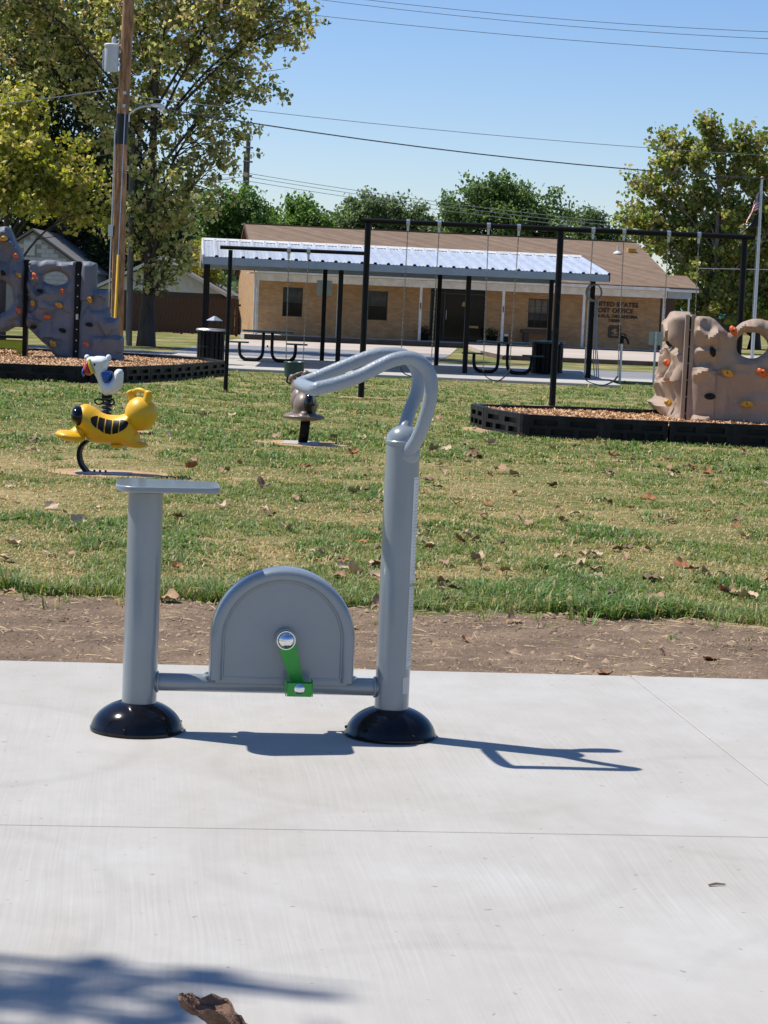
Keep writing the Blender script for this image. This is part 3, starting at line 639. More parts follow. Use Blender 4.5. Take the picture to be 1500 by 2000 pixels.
# instruction decals wrapped round the post
def decal(z0, z1, a0, a1, name, m, parent, r=PR + 0.0007):
    mb = MB(); k = 10; vs_ = []
    for z in (z0, z1):
        for q in range(k + 1): a = R(a0 + (a1 - a0) * q / k); vs_.append((SP + r * math.cos(a), r * math.sin(a), z))
    mb.add(vs_, [(i, i + 1, k + 2 + i, k + 1 + i) for i in range(k)]); return mb.build(name, m, parent, smooth=60)
for z0, z1 in ((0.520, 0.872), (0.232, 0.508)):
    d = decal(z0, z1, -51, 40, 'instruction_label', 'white_label', bike)
    for zz in np.arange(z0 + 0.03, z1 - 0.02, 0.011): decal(zz, zz + 0.0016, -42, -42 + random.uniform(25, 75), 'text_line', 'text_grey', d, PR + 0.0012)
    for zz in (z0 + 0.006, z1 - 0.008): decal(zz, zz + 0.0015, -49, 38, 'border_line', 'text_grey', d, PR + 0.0012)
decal(0.150, 0.205, -60, -25, 'serial_label', 'white_label', bike)

# ------------------------------------------------------------------ spring riders
def arc_pts(c, r, a0, a1, k, plane='xz', y=0.0):
    return [(c[0] + r * math.cos(R(a)), y, c[1] + r * math.sin(R(a))) for a in np.linspace(a0, a1, k)]
yr = thing('spring_rider', (-2.33, 17.05, 0), 'yellow moulded spring rider with round head and black oval stripes on its side', 'spring rider', R(-3))
u = 0.00406
mb = MB()
def E_(mb, px_, py_, rx_, ry_, rz_, yoff=0.0, rot=0.0):
    q = Matrix.Rotation(R(rot), 3, 'Y')
    return mb.ell(((px_ - 176) * u, yoff, (925 - py_) * u), (rx_ * u, ry_, rz_ * u), 26, 16, q)
E_(mb, 161, 826, 28, 0.13, 31, 0, -20); E_(mb, 186, 838, 38, 0.14, 32); E_(mb, 215, 842, 40, 0.14, 30); E_(mb, 243, 833, 28, 0.125, 34, 0, 12); E_(mb, 168, 811, 17, 0.09, 18)
E_(mb, 166, 845, 22, 0.09, 20)
YB = [(150, 791), (163, 789), (176, 794), (190, 803), (205, 808), (221, 808), (236, 804), (248, 801), (257, 808), (262, 822), (262, 838), (261, 850), (266, 860), (256, 868), (232, 867), (205, 867), (185, 866), (168, 861), (158, 852), (146, 841), (137, 828), (134, 812), (139, 798)]
ybody = inflate('body', [((a - 176) * u, (925 - b) * u) for a, b in YB], 0.0085, 0.15, 0.13, 'yellow_plastic', yr)
from mathutils.bvhtree import BVHTree
ybvh = BVHTree.FromPolygons([v.co for v in ybody.data.vertices], [tuple(p.vertices) for p in ybody.data.polygons])
hd = MB(); E_(hd, 268, 803, 32, 0.145, 34)
head = blob(hd, 'head', 'yellow_plastic', yr, 0.012, 7)
q = lambda px_, py_, y: ((px_ - 176) * u, y, (925 - py_) * u)
for (a0_, a1_, a2_, yy) in (((256, 792), (249, 772), (243, 761), 0.02), ((277, 798), (281, 776), (284, 760), -0.05)):
    P_ = catmull([q(*a0_, yy), q(*a1_, yy), q(*a2_, yy)], 6); P_.append(P_[-1] + (P_[-1] - P_[-2]) * 0.8); P_.append(P_[-1] + (P_[-1] - P_[-2]) * 0.35)
    MB().tube(P_, [0.040 - 0.0007 * i_ for i_ in range(len(P_) - 2)] + [0.024, 0.006], 16).build('ear', 'yellow_plastic', head, smooth=70)
MB().tube(catmull([q(245, 768, 0.02), q(256, 758.5, 0.0), q(269, 757.5, -0.03), q(282, 764, -0.05)], 6), 0.017, 12).build('handle', 'yellow_plastic', head, smooth=60)
ft = MB(); E_(ft, 135, 852, 30, 0.15, 10.5, -0.10, 10); E_(ft, 150, 842, 16, 0.08, 11, -0.05)
blob(ft, 'foot_rest', 'yellow_plastic', yr, 0.012, 5)
ft = MB(); E_(ft, 256, 864, 28, 0.11, 7.5, 0.03, 3); E_(ft, 252, 850, 16, 0.08, 15, 0.0); E_(ft, 222, 868, 14, 0.05, 4.5, -0.03)
blob(ft, 'foot_rest', 'yellow_plastic', yr, 0.012, 5)
ns = MB(); E_(ns, 149, 813, 15, 0.110, 20.5, -0.062, -14); ns.build('nose', 'gloss_black', yr, smooth=60)
# black patches follow the bulge of the side
for k, (xl, xr, tl, tr, bl, br_) in enumerate([(175, 188, 809, 811, 812, 832), (190.5, 202, 812, 815, 834, 842), (204.5, 216.5, 816, 817.5, 843, 844.5), (219, 230.5, 817.5, 816.5, 844, 840.5), (232.5, 249, 816, 814, 838, 820)]):
    mbp = MB(); nu_, nv_ = 7, 9; vs_ = []
    for j in range(nv_ + 1):
        for i in range(nu_ + 1):
            a = i / nu_; t = j / nv_; px_ = xl + (xr - xl) * a
            top_ = tl + (tr - tl) * a; bot = bl + (br_ - bl) * a
            if k == 0: top_ = 810 + 6 * (1 - math.sqrt(max(0, 1 - (1 - a) ** 2))) ; bot = 815 + 19 * math.sqrt(a); 
            if k == 4: top_ = 815 + 6 * (1 - math.sqrt(max(0, 1 - a ** 2))); bot = 822 + 17 * math.sqrt(max(0, 1 - a))
            py_ = top_ + (bot - top_) * t; zc = (925 - py_) * u
            dz = (837 - py_) / 31; bulge = 0.131 * math.sqrt(max(0.05, 1 - min(0.95, dz * dz * 0.9)))
            endf = 1 - 0.10 * abs((px_ - 210) / 40) ** 2
            hit = ybvh.ray_cast(Vector(((px_ - 176) * u, -1.0, zc)), Vector((0, 1, 0)))[0]
            vs_.append(((px_ - 176) * u, (hit.y if hit else -bulge * endf) - 0.004, zc))
    mbp.add(vs_, [(j * (nu_ + 1) + i, j * (nu_ + 1) + i + 1, (j + 1) * (nu_ + 1) + i + 1, (j + 1) * (nu_ + 1) + i) for j in range(nv_) for i in range(nu_)])
    mbp.build('side_patch', 'black_paint', yr, smooth=60)
sp_path = catmull([q(163, 862, 0.0), q(153, 872, 0.0), q(149, 888, 0.0), q(153, 906, 0.0), q(164, 921, 0.0), q(176, 926.5, 0.0), q(200, 927.0, 0.0)], 6)
def band(path, hw, th, n=2):
    mb = MB(); vs_ = []
    for i, p in enumerate(path):
        a = path[max(0, i - 1)]; b = path[min(len(path) - 1, i + 1)]; t = (b - a).normalized(); nr = Vector((t.z, 0, -t.x))
        for sy, sn in ((-hw, -1), (hw, -1), (hw, 1), (-hw, 1)): v = p + nr * (th / 2 * sn); vs_.append((v.x, v.y + sy, v.z))
    fs = [(i * 4 + j, i * 4 + (j + 1) % 4, i * 4 + 4 + (j + 1) % 4, i * 4 + 4 + j) for i in range(len(path) - 1) for j in range(4)]
    k = (len(path) - 1) * 4; fs += [(0, 1, 2, 3), (k, k + 1, k + 2, k + 3)]
    return mb.add(vs_, fs)
band(sp_path, 0.060, 0.026).build('leaf_spring', 'black_worn', yr, smooth=40, bevel=0.003)
MB().box((0.085, 0, 0.004), (0.42, 0.30, 0.024)).build('footing', 'pad_concrete', yr, bevel=0.004)
for k in range(3): MB().cyl((0.02 + 0.045 * k, -0.03, 0.016), (0.02 + 0.045 * k, -0.03, 0.034), 0.009, n=6).build('anchor_bolt', 'black_worn', yr)

# brown rider seen head-on
br = thing('spring_rider', (-0.85, 21.7, 0), 'brown moulded spring rider with a black stripe and flat oval foot rest', 'spring rider', R(0))
u2 = 21.7 / 4200
q2 = lambda px_, py_, y: ((px_ - 590) * u2, y, (868 - py_) * u2)
def E2(mb, px_, py_, rx_, ry_, rz_, yoff=0.0, rot=0.0): return mb.ell(q2(px_, py_, yoff), (rx_ * u2, ry_, rz_ * u2), 22, 14, Matrix.Rotation(R(rot), 3, 'Y'))
mb = MB(); E2(mb, 592, 792, 24, 0.17, 28, -0.05); E2(mb, 590, 805, 23, 0.16, 18, -0.05); E2(mb, 578, 785, 18, 0.15, 28, 0.22)
blob(mb, 'body', 'brown_plastic', br, 0.014, 6)
mb = MB(); E2(mb, 578, 762, 19, 0.13, 22, 0.30); E2(mb, 563, 744, 9, 0.035, 11, 0.30, -25); E2(mb, 588, 735, 8.5, 0.04, 11, 0.30, 8); E2(mb, 568, 753, 8, 0.035, 9, 0.3); E2(mb, 586, 745, 8, 0.04, 9, 0.3)
hb = blob(mb, 'head', 'brown_plastic', br, 0.013, 5)
MB().tube(catmull([q2(563, 738, 0.28), q2(572, 733, 0.25), q2(582, 730, 0.26)], 6), 0.014, 10).build('handle', 'brown_plastic', hb, smooth=60)
mb = MB(); E2(mb, 591, 813.5, 41.5, 0.19, 8, -0.09); E2(mb, 576, 812, 25, 0.16, 7, 0.02); E2(mb, 592, 806, 10, 0.10, 7, -0.16)
blob(mb, 'foot_rest', 'brown_plastic', br, 0.012, 5)
st = MB(); E2(st, 600, 787, 12, 0.200, 27.5, -0.075); st.build('black_stripe', 'gloss_black', br, smooth=60)
pth = catmull([q2(594, 815, 0.0), q2(593, 835, -0.03), q2(591, 855, 0.0), q2(589, 866, 0.06), q2(589, 869, 0.16)], 5)
band2 = MB(); vs_ = []
for p in pth:
    for dx_, dy_ in ((-0.048, -0.012), (0.048, -0.012), (0.048, 0.012), (-0.048, 0.012)): vs_.append((p.x + dx_, p.y + dy_, p.z))
k = len(pth); band2.add(vs_, [(i * 4 + j, i * 4 + (j + 1) % 4, i * 4 + 4 + (j + 1) % 4, i * 4 + 4 + j) for i in range(k - 1) for j in range(4)] + [(0, 1, 2, 3), (k * 4 - 4, k * 4 - 3, k * 4 - 2, k * 4 - 1)])
band2.build('leaf_spring', 'black_worn', br, smooth=40)
MB().box((-0.02, 0.05, 0.004), (0.36, 0.5, 0.024)).build('footing', 'pad_concrete', br, bevel=0.004)

# white rider with blue seat on a coil spring
wr = thing('spring_rider', (-2.91, 22.2, 0), 'white moulded spring rider with red beak and blue seat behind the yellow rider', 'spring rider', 0)
u3 = 22.2 / 4200
q3 = lambda px_, py_, y: ((px_ - 206) * u3, y, (845 - py_) * u3)
def E3(mb, px_, py_, rx_, ry_, rz_, yoff=0.0, rot=0.0): return mb.ell(q3(px_, py_, yoff), (rx_ * u3, ry_, rz_ * u3), 22, 14, Matrix.Rotation(R(rot), 3, 'Y'))
mb = MB(); E3(mb, 188, 713, 20, 0.11, 19); E3(mb, 180, 722, 13, 0.09, 19); E3(mb, 167, 701, 6.0, 0.04, 7, -0.04); E3(mb, 206, 699.5, 6.2, 0.04, 7.5, 0.03); E3(mb, 170, 706, 6, 0.05, 6, -0.02); E3(mb, 203, 705, 6, 0.05, 6, 0.02); E3(mb, 190, 735, 12, 0.11, 18)
E3(mb, 201, 756, 16, 0.13, 19); E3(mb, 213, 757, 20, 0.13, 18); E3(mb, 227, 742, 12.5, 0.12, 21, 0, -6); E3(mb, 230, 730, 10, 0.10, 11); E3(mb, 193, 748, 11, 0.13, 15); E3(mb, 207, 764, 13, 0.10, 10)
WB = [(163, 704), (168, 698), (178, 697), (190, 696), (201, 697), (208, 703), (208, 714), (205, 722), (203, 730), (205, 741), (210, 744), (215, 736), (218, 726), (225, 719.5), (233, 720), (238, 728), (237.5, 742), (235, 754), (228, 765), (215, 772), (203, 774), (196, 768), (189, 752), (184, 740), (178, 730), (172, 720), (165, 712)]
p3 = lambda L_: [((a - 206) * u3, (845 - b) * u3) for a, b in L_]
bd = inflate('body', p3(WB), 0.009, 0.125, 0.075, 'white_plastic', wr)
for a_e, y_e in (((165.5, 700), -0.02), ((206.5, 698.5), 0.02)): em_ = MB(); E3(em_, a_e[0], a_e[1], 5.2, 0.04, 5.6, y_e); em_.build('ear', 'white_plastic', wr, smooth=60)
inflate('seat', p3([(192, 726), (203, 724), (216, 725), (215, 737), (209, 750), (203, 752), (197, 742)]), 0.008, 0.134, 0.05, 'blue_plastic', wr)
inflate('beak', p3([(165, 706), (172, 706), (175, 716), (178, 728), (174, 735), (165, 735), (160, 730), (158, 721), (161, 712)]), 0.008, 0.128, 0.05, 'red_plastic', wr)
yl = MB(); yl.tube(catmull([q3(172, 704, -0.105), q3(174, 713, -0.122), q3(176.5, 722, -0.122), q3(180, 730, -0.112)], 5), 0.017, 8); yl.build('cheek_stripe', 'lemon_plastic', wr, smooth=60)
ey = MB(); E3(ey, 183, 713, 2.2, 0.012, 2.6, -0.122); ey.build('eye', 'gloss_black', wr, smooth=60)
sl = MB(); E3(sl, 160, 729, 2.6, 0.09, 8.5, -0.03); sl.build('beak_edge', 'blue_plastic', wr, smooth=60)
hel = [q3(206 + 8.2 * math.cos(a), 842 - a * 66 / (8 * 2 * math.pi), 8.2 * u3 * math.sin(a)) for a in np.linspace(0, 8 * 2 * math.pi, 180)]
MB().tube(hel, 0.0125, 8).build('coil_spring', 'wire', wr, smooth=60)
MB().cyl(q3(206, 778, 0), q3(206, 768, 0), 0.055, n=18).build('spring_clamp', 'black_worn', wr, smooth=40)
for sx_, ww in ((-1, 20), (1, 14)):
    lp = [q3(206 + sx_ * (4 + ww / 2) + sx_ * (ww / 2 - 3) * math.cos(a) * 1.2, 785 + 5.2 * math.sin(a), -0.04) for a in np.linspace(0, 2 * math.pi, 24, endpoint=False)]
    MB().tube(lp, 0.008, 8, closed=True).build('foot_loop', 'black_paint', wr, smooth=60)
MB().box((0, 0, 0.01), (0.4, 0.4, 0.03)).build('footing', 'pad_concrete', wr, bevel=0.004)

# ------------------------------------------------------------------ play-area borders and mulch
def border_panel_mesh(L, H=0.27):
    """one moulded border timber: sunk slots in two rows on the outer face, local x along, -y outward"""
    mb = MB(); T_ = 0.09; dp = 0.045
    top_slots = [(0.12 * L, 0.42 * L), (0.58 * L, 0.90 * L)]; bot_slots = [(0.07 * L, 0.27 * L), (0.34 * L, 0.62 * L), (0.69 * L, 0.93 * L)]
    xs_ = sorted({0.0, L, *[v for s in top_slots + bot_slots for v in s]}); zs_ = [0.0, 0.05, 0.115, 0.155, 0.215, H]
    def slot(xm, zm):
        if 0.05 < zm < 0.115: return any(a < xm < b for a, b in bot_slots)
        if 0.155 < zm < 0.215: return any(a < xm < b for a, b in top_slots)
        return False
    for i in range(len(xs_) - 1):
        for j in range(len(zs_) - 1):
            x0, x1, z0, z1 = xs_[i], xs_[i + 1], zs_[j], zs_[j + 1]
            s = slot((x0 + x1) / 2, (z0 + z1) / 2); y = -T_ / 2 + (dp if s else 0)
            mb.add([(x0, y, z0), (x1, y, z0), (x1, y, z1), (x0, y, z1)], [(0, 1, 2, 3)])
            for (ax_, az_, bx_, bz_, nx__, nz__) in ((x1, z0, x1, z1, 1, 0), (x0, z1, x1, z1, 0, 1)):
                im = (x0 + x1) / 2 if nx__ == 0 else (x1 + (xs_[i + 2] if i + 2 < len(xs_) else x1 + 1)) / 2
                jm = (z0 + z1) / 2 if nz__ == 0 else (z1 + (zs_[j + 2] if j + 2 < len(zs_) else z1 + 1)) / 2
                s2 = slot(im, jm)
                if s != s2: mb.add([(ax_, -T_ / 2, az_), (bx_, -T_ / 2, bz_), (bx_, -T_ / 2 + dp, bz_), (ax_, -T_ / 2 + dp, az_)], [(0, 1, 2, 3)])
    mb.add([(0, -T_ / 2, 0), (0, T_ / 2, 0), (0, T_ / 2, H), (0, -T_ / 2, H), (L, -T_ / 2, 0), (L, T_ / 2, 0), (L, T_ / 2, H), (L, -T_ / 2, H)], [(0, 1, 2, 3), (4, 7, 6, 5), (1, 5, 6, 2), (3, 2, 6, 7), (0, 4, 5, 1)])
    me = mb.mesh('border_panel', None, fix=False)
    b = bmesh.new(); b.from_mesh(me); bmesh.ops.remove_doubles(b, verts=b.verts, dist=1e-5); b.to_mesh(me); b.free()
    me.materials.append(M['border_black']); return me
def border(poly, label, plen=1.0, closed=True, H=0.27):
    r = thing('play_border', (poly[0][0], poly[0][1], 0), label, 'border'); n = len(poly); o0 = Vector((poly[0][0], poly[0][1]))
    for i in range(n if closed else n - 1):
        a = Vector(poly[i]) - o0; b = Vector(poly[(i + 1) % n]) - o0; L = (b - a).length; k = max(1, round(L / plen)); d = (b - a).normalized()
        me = border_panel_mesh(L / k - 0.02, H)
        for j in range(k):
            p = a + d * (j * L / k + 0.01); o = mk('border_panel', me, r); w_ = p + o0
            o.location = (p.x, p.y, float(zf(w_.x, w_.y)) - 0.005); o.rotation_euler = (0, 0, math.atan2(d.y, d.x))
        w_ = a + o0
        st_ = MB().cyl((0, 0, -0.02), (0, 0, H - 0.015), 0.042, n=12).build('border_stake', 'border_black', r, smooth=40); st_.location = (a.x, a.y, float(zf(w_.x, w_.y)))
    return r
border(MULCH_R, 'black plastic border with slots around the tan climbing wall', 0.95)
border(MULCH_L, 'black plastic border along the mulch of the grey climbing wall', 1.15)
def mulch(poly, label, n, z, seed):
    g = np.random.default_rng(seed); P = np.array(poly); x0, y0 = P.min(0); x1, y1 = P.max(0); cx_, cy_ = P.mean(0)
    mb = MB(); k = len(poly); vs_ = [(cx_, cy_, z)] + [(cx_ + (x - cx_) * 0.985, cy_ + (y - cy_) * 0.985, z - 0.03) for x, y in poly]
    mb.add(vs_, [(0, 1 + i, 1 + (i + 1) % k) for i in range(k)]); o = mb.build('mulch_bed', 'mulch_base'); o['kind'] = 'structure'
    px = g.uniform(x0, x1, n * 2); py = g.uniform(y0, y1, n * 2); s = in_poly(px, py, [(cx_ + (x - cx_) * 0.97, cy_ + (y - cy_) * 0.97) for x, y in poly]); px, py = px[s], py[s]; n = len(px)
    pz = z - 0.012 + 0.055 * (fbm(px * 1.6, py * 1.6, 3) - 0.35) + g.uniform(0, 0.014, n)
    l = g.uniform(0.018, 0.05, n); w_ = g.uniform(0.006, 0.013, n); th = g.uniform(0, 6.28, n); ti = g.normal(0, 0.35, n)
    a = np.stack([np.cos(th) * np.cos(ti), np.sin(th) * np.cos(ti), np.sin(ti)], -1) * l[:, None]; b = np.stack([-np.sin(th), np.cos(th), g.normal(0, 0.4, n)], -1) * w_[:, None]
    c0 = np.stack([px, py, pz], -1); V = np.stack([c0 - a - b, c0 + a - b, c0 + a + b, c0 - a + b], 1).reshape(-1, 3); q = np.arange(n)[:, None] * 4 + np.array([[0, 1, 2, 3]])
    cc = np.where(g.random((n, 1)) < 0.82, np.array([[0.62, 0.40, 0.22]]), np.array([[0.27, 0.145, 0.075]])) * g.uniform(0.65, 1.3, (n, 1))
    tag(raw('mulch_chips', V, q, 'chipcol', colors=np.repeat(cc, 4, 0)), label, 'mulch', kind='stuff')
mulch(MULCH_R, 'tan wood chips inside the border of the tan climbing wall', 26000, 0.205, 11)
mulch(MULCH_L, 'tan wood chips inside the border of the grey climbing wall', 30000, 0.205, 12)

# ------------------------------------------------------------------ climbing walls
def rock(name, W0, W1, H0, H1, res, inside, disp, thick, m, parent, seeds=0, relax=6, back=None):
    nu_ = int((W1 - W0) / res); nv_ = int((H1 - H0) / res)
    uc = W0 + (np.arange(nu_) + 0.5) * res; vc = H0 + (np.arange(nv_) + 0.5) * res
    U, Vv = np.meshgrid(uc, vc); mask = inside(U, Vv)
    gu = W0 + np.arange(nu_ + 1) * res; gv = H0 + np.arange(nv_ + 1) * res; GU, GV = np.meshgrid(gu, gv); GU = GU.copy(); GV = GV.copy()
    pm = np.pad(mask, 1); cnt = pm[:-1, :-1].astype(int) + pm[1:, :-1] + pm[:-1, 1:] + pm[1:, 1:]; bd = (cnt > 0) & (cnt < 4); used = cnt > 0
    edge_n = np.zeros_like(GU)
    for _ in range(relax):
        su = np.zeros_like(GU); sv = np.zeros_like(GV); k = np.zeros_like(GU)
        for di, dj in ((0, 1), (0, -1), (1, 0), (-1, 0)):
            b2 = np.roll(bd, (di, dj), (0, 1)); su += np.where(b2, np.roll(GU, (di, dj), (0, 1)), 0); sv += np.where(b2, np.roll(GV, (di, dj), (0, 1)), 0); k += b2
        okk = bd & (k >= 2); GU = np.where(okk, 0.4 * GU + 0.6 * su / np.maximum(k, 1), GU); GV = np.where(okk, 0.4 * GV + 0.6 * sv / np.maximum(k, 1), GV)
    dist = np.where(bd, 0.0, 9.0); dist[~used] = 0
    for _ in range(10):
        for di, dj in ((0, 1), (0, -1), (1, 0), (-1, 0)): dist = np.minimum(dist, np.roll(dist, (di, dj), (0, 1)) + res)
    rnd = np.sqrt(np.clip(dist / 0.09, 0, 1))
    d = disp(GU, GV)
    fy = -(thick * 0.30 * rnd + thick * 0.2 + d * (0.55 + 0.45 * rnd)); by = (thick * 0.30 * rnd + thick * 0.2 + 0.5 * disp(GU + 3.3, GV + 1.7))
    idf = -np.ones(GU.shape, int); vf = []
    ii = np.argwhere(used)
    for (a, b) in ii: idf[a, b] = len(vf); vf.append((GU[a, b], fy[a, b], GV[a, b]))
    nf = len(vf)
    for (a, b) in ii: vf.append((GU[a, b], by[a, b], GV[a, b]))
    fs = []
    for i in range(nv_):
        for j in range(nu_):
            if not mask[i, j]: continue
            a, b, c_, e = idf[i, j], idf[i, j + 1], idf[i + 1, j + 1], idf[i + 1, j]
            fs.append((a, b, c_, e)); fs.append((a + nf, e + nf, c_ + nf, b + nf))
            if not (j > 0 and mask[i, j - 1]): fs.append((a, e, e + nf, a + nf))
            if not (j < nu_ - 1 and mask[i, j + 1]): fs.append((b, b + nf, c_ + nf, c_))
            if not (i > 0 and mask[i - 1, j]): fs.append((a, a + nf, b + nf, b))
            if not (i < nv_ - 1 and mask[i + 1, j]): fs.append((e, c_, c_ + nf, e + nf))
    mb = MB(); mb.v = vf; mb.f = fs
    return mb.build(name, m, parent, smooth=33)
def facets(seed, n, W0, W1, H0, H1, amp, tilt, ridges=()):
    g = np.random.default_rng(seed); su = g.uniform(W0 - 0.2, W1 + 0.2, n); sv = g.uniform(H0 - 0.2, H1 + 0.2, n); h_ = g.uniform(0, amp, n); a = g.normal(0, tilt, n); b = g.normal(-0.25 * tilt, tilt, n)
    def f(U, V):
        sh = U.shape; u_ = U.ravel()[:, None] + 0.03 * (fbm(U.ravel() * 5, V.ravel() * 5, 2)[:, None] - 0.5); v_ = V.ravel()[:, None] + 0.03 * (fbm(U.ravel() * 5 + 9, V.ravel() * 5, 2)[:, None] - 0.5)
        d2 = (u_ - su) ** 2 + (v_ - sv) ** 2; w_ = np.exp(-(d2 - d2.min(1, keepdims=True)) / 0.0030); w_ /= w_.sum(1, keepdims=True)
        out = (w_ * (h_ + a * (u_ - su) + b * (v_ - sv))).sum(1).reshape(sh)
        out = np.clip(out, -0.03, amp * 1.6) + 0.02 * (fbm(U * 9, V * 9, 2) - 0.5)
        for pts, hgt, wid in ridges:   # ledges: sharp lip, falling away underneath
            for (x0, y0), (x1, y1) in zip(pts[:-1], pts[1:]):
                t = np.clip(((U - x0) * (x1 - x0) + (V - y0) * (y1 - y0)) / ((x1 - x0) ** 2 + (y1 - y0) ** 2), 0, 1)
                dv = V - (y0 + t * (y1 - y0)); du = U - (x0 + t * (x1 - x0)); dd = np.sqrt(du ** 2 + dv ** 2)
                prof = np.where(dv > 0, np.clip(1 - dd / (wid * 0.35), 0, 1), np.clip(1 - dd / wid, 0, 1) ** 1.5); out = np.maximum(out, hgt * prof + 0.3 * out)
        return out
    return f
def hold(parent, x, z, y, m, s=0.055, rot=0):
    mb = MB(); q_ = Matrix.Rotation(R(rot), 3, 'Y'); mb.ell((0, 0, 0), (s * 1.25, 0.042, s * 0.72), 12, 8, q_); mb.ell((s * 0.3, -0.018, s * 0.25), (s * 0.6, 0.035, s * 0.45), 10, 6, q_)
    o = mb.build('hand_hold', m, parent, smooth=50); o.location = (x, y, z)
    MB().cyl((0, -0.03, 0), (0, -0.046, 0), 0.010, n=8).build('hold_bolt', 'black_worn', o); return o

gw = thing('climbing_wall', (-5.77, 39.6, 0.0), 'grey-blue moulded rock climbing wall with stepped right side on wood chips', 'climbing wall')
def inB(U, V):
    top = 1.985 + 0.018 * np.sin(U * 9 + 1) + 0.05 * (fbm(U * 6, U * 0 + 2, 2) - 0.5) - 0.04 * np.exp(-((U + 0.70) / 0.06) ** 2)
    left = -0.92 + np.where(V < 0.78, (0.78 - V) * 1.05, 0) + 0.05 * (fbm(V * 7, V * 0 + 5, 2) - 0.5)
    hole = ((U + 0.42) / 0.235) ** 2 + ((V - 1.655) / 0.125) ** 2 + 0.5 * (fbm(U * 8, V * 8, 2) - 0.5) < 1
    return (V < top) & (V > 0.17) & (U > left) & (U < -0.035) & ~hole
fB = facets(21, 44, -0.95, 0, 0.2, 2.0, 0.10, 0.45, [([(-0.9, 1.55), (-0.72, 1.30), (-0.60, 1.36), (-0.42, 1.38)], 0.17, 0.22), ([(-0.9, 1.72), (-0.80, 1.62), (-0.66, 1.66)], 0.15, 0.12), ([(-0.88, 0.92), (-0.70, 0.86)], 0.13, 0.15), ([(-0.5, 1.56), (-0.36, 1.50), (-0.18, 1.50)], 0.09, 0.10), ([(-0.75, 0.66), (-0.52, 0.52)], 0.12, 0.14)])
def dB(U, V): return fB(U, V) * (0.24 + 0.95 * np.clip((-U - 0.35) / 0.5, 0, 1)) + 0.02
rock('rock_panel', -1.0, 0.0, 0.15, 2.1, 0.026, inB, dB, 0.30, 'rock_grey', gw)
def inC(U, V):
    edge_ = np.where(V > 1.50, 0.33, np.where(V > 1.17, 0.55, np.where(V > 0.98, 0.60, np.where(V > 0.66, 0.76, np.where(V > 0.3, 0.86, 0.90)))))
    edge_ = edge_ + 0.035 * (fbm(V * 9, V * 0 + 1, 2) - 0.5)
    top = 1.995 - 0.03 * np.clip((U - 0.2) / 0.15, 0, 1)
    return (V < top) & (V > 0.17) & (U > 0.045) & (U < edge_)
fC = facets(5, 10, 0, 0.9, 0.2, 2.0, 0.05, 0.25)
def dC(U, V):
    b = fC(U, V) * 0.8
    for z0, x0, hh in ((1.42, 0.28, 0.12), (1.08, 0.25, 0.17), (0.62, 0.30, 0.23), (0.3, 0.2, 0.28)):
        b = b + 0.10 * sstep(x0 - 0.08, x0 + 0.1, U) * (1 - sstep(z0 - 0.03, z0 + 0.05, V)) * np.clip(0.75 + (V - z0) * 0.5, 0.3, 1)
    return b
rock('rock_panel', 0.0, 1.0, 0.15, 2.1, 0.022, inC, dC, 0.34, 'rock_grey', gw, relax=3)
def inA(U, V):
    top = 2.50 + 0.06 * np.sin(U * 8) + 0.10 * (fbm(U * 7, U * 0 + 4, 2) - 0.5) - 0.45 * sstep(-1.12, -0.90, U) - 0.25 * sstep(-1.35, -1.15, U) - 0.1 * sstep(-2.0, -2.4, U)
    bot = 0.74 + 0.06 * np.sin(U * 6) + 0.04 * np.sin(U * 15)
    hole = ((U + 1.46) / 0.27) ** 2 + ((V - 1.28) / 0.33) ** 2 + 0.7 * (fbm(U * 6, V * 6, 2) - 0.5) < 1
    return (V < top) & (V > bot) & (U > -3.2) & (U < -0.98) & ~hole
fA = facets(33, 70, -3.2, -0.95, 0.7, 2.6, 0.11, 0.45, [([(-1.25, 2.28), (-1.02, 2.22)], 0.2, 0.2), ([(-1.15, 1.75), (-1.0, 1.6)], 0.15, 0.15)])
rock('rock_panel', -3.3, -0.9, 0.6, 2.75, 0.03, inA, lambda U, V: fA(U, V) + 0.12 * np.clip((U + 1.25) / 0.3, 0, 1), 0.34, 'rock_grey', gw)
for x_, z1_ in ((-0.955, 1.98), (0.005, 1.99), (-3.15, 2.3)):
    MB().box((x_, -0.05 if x_ > -0.5 else 0.02, (z1_ + 0.0) / 2), (0.085, 0.16, z1_)).build('post', 'black_paint', gw, bevel=0.006)
MB().box((0.005, -0.134, 0.98), (0.045, 0.004, 0.10)).build('post_label', 'white_label', gw)
for k in range(8): MB().cyl((0.005, -0.125, 0.32 + 0.2 * k + 0.03), (0.005, -0.142, 0.32 + 0.2 * k + 0.03), 0.012, n=8).build('post_bolt', 'galv', gw)
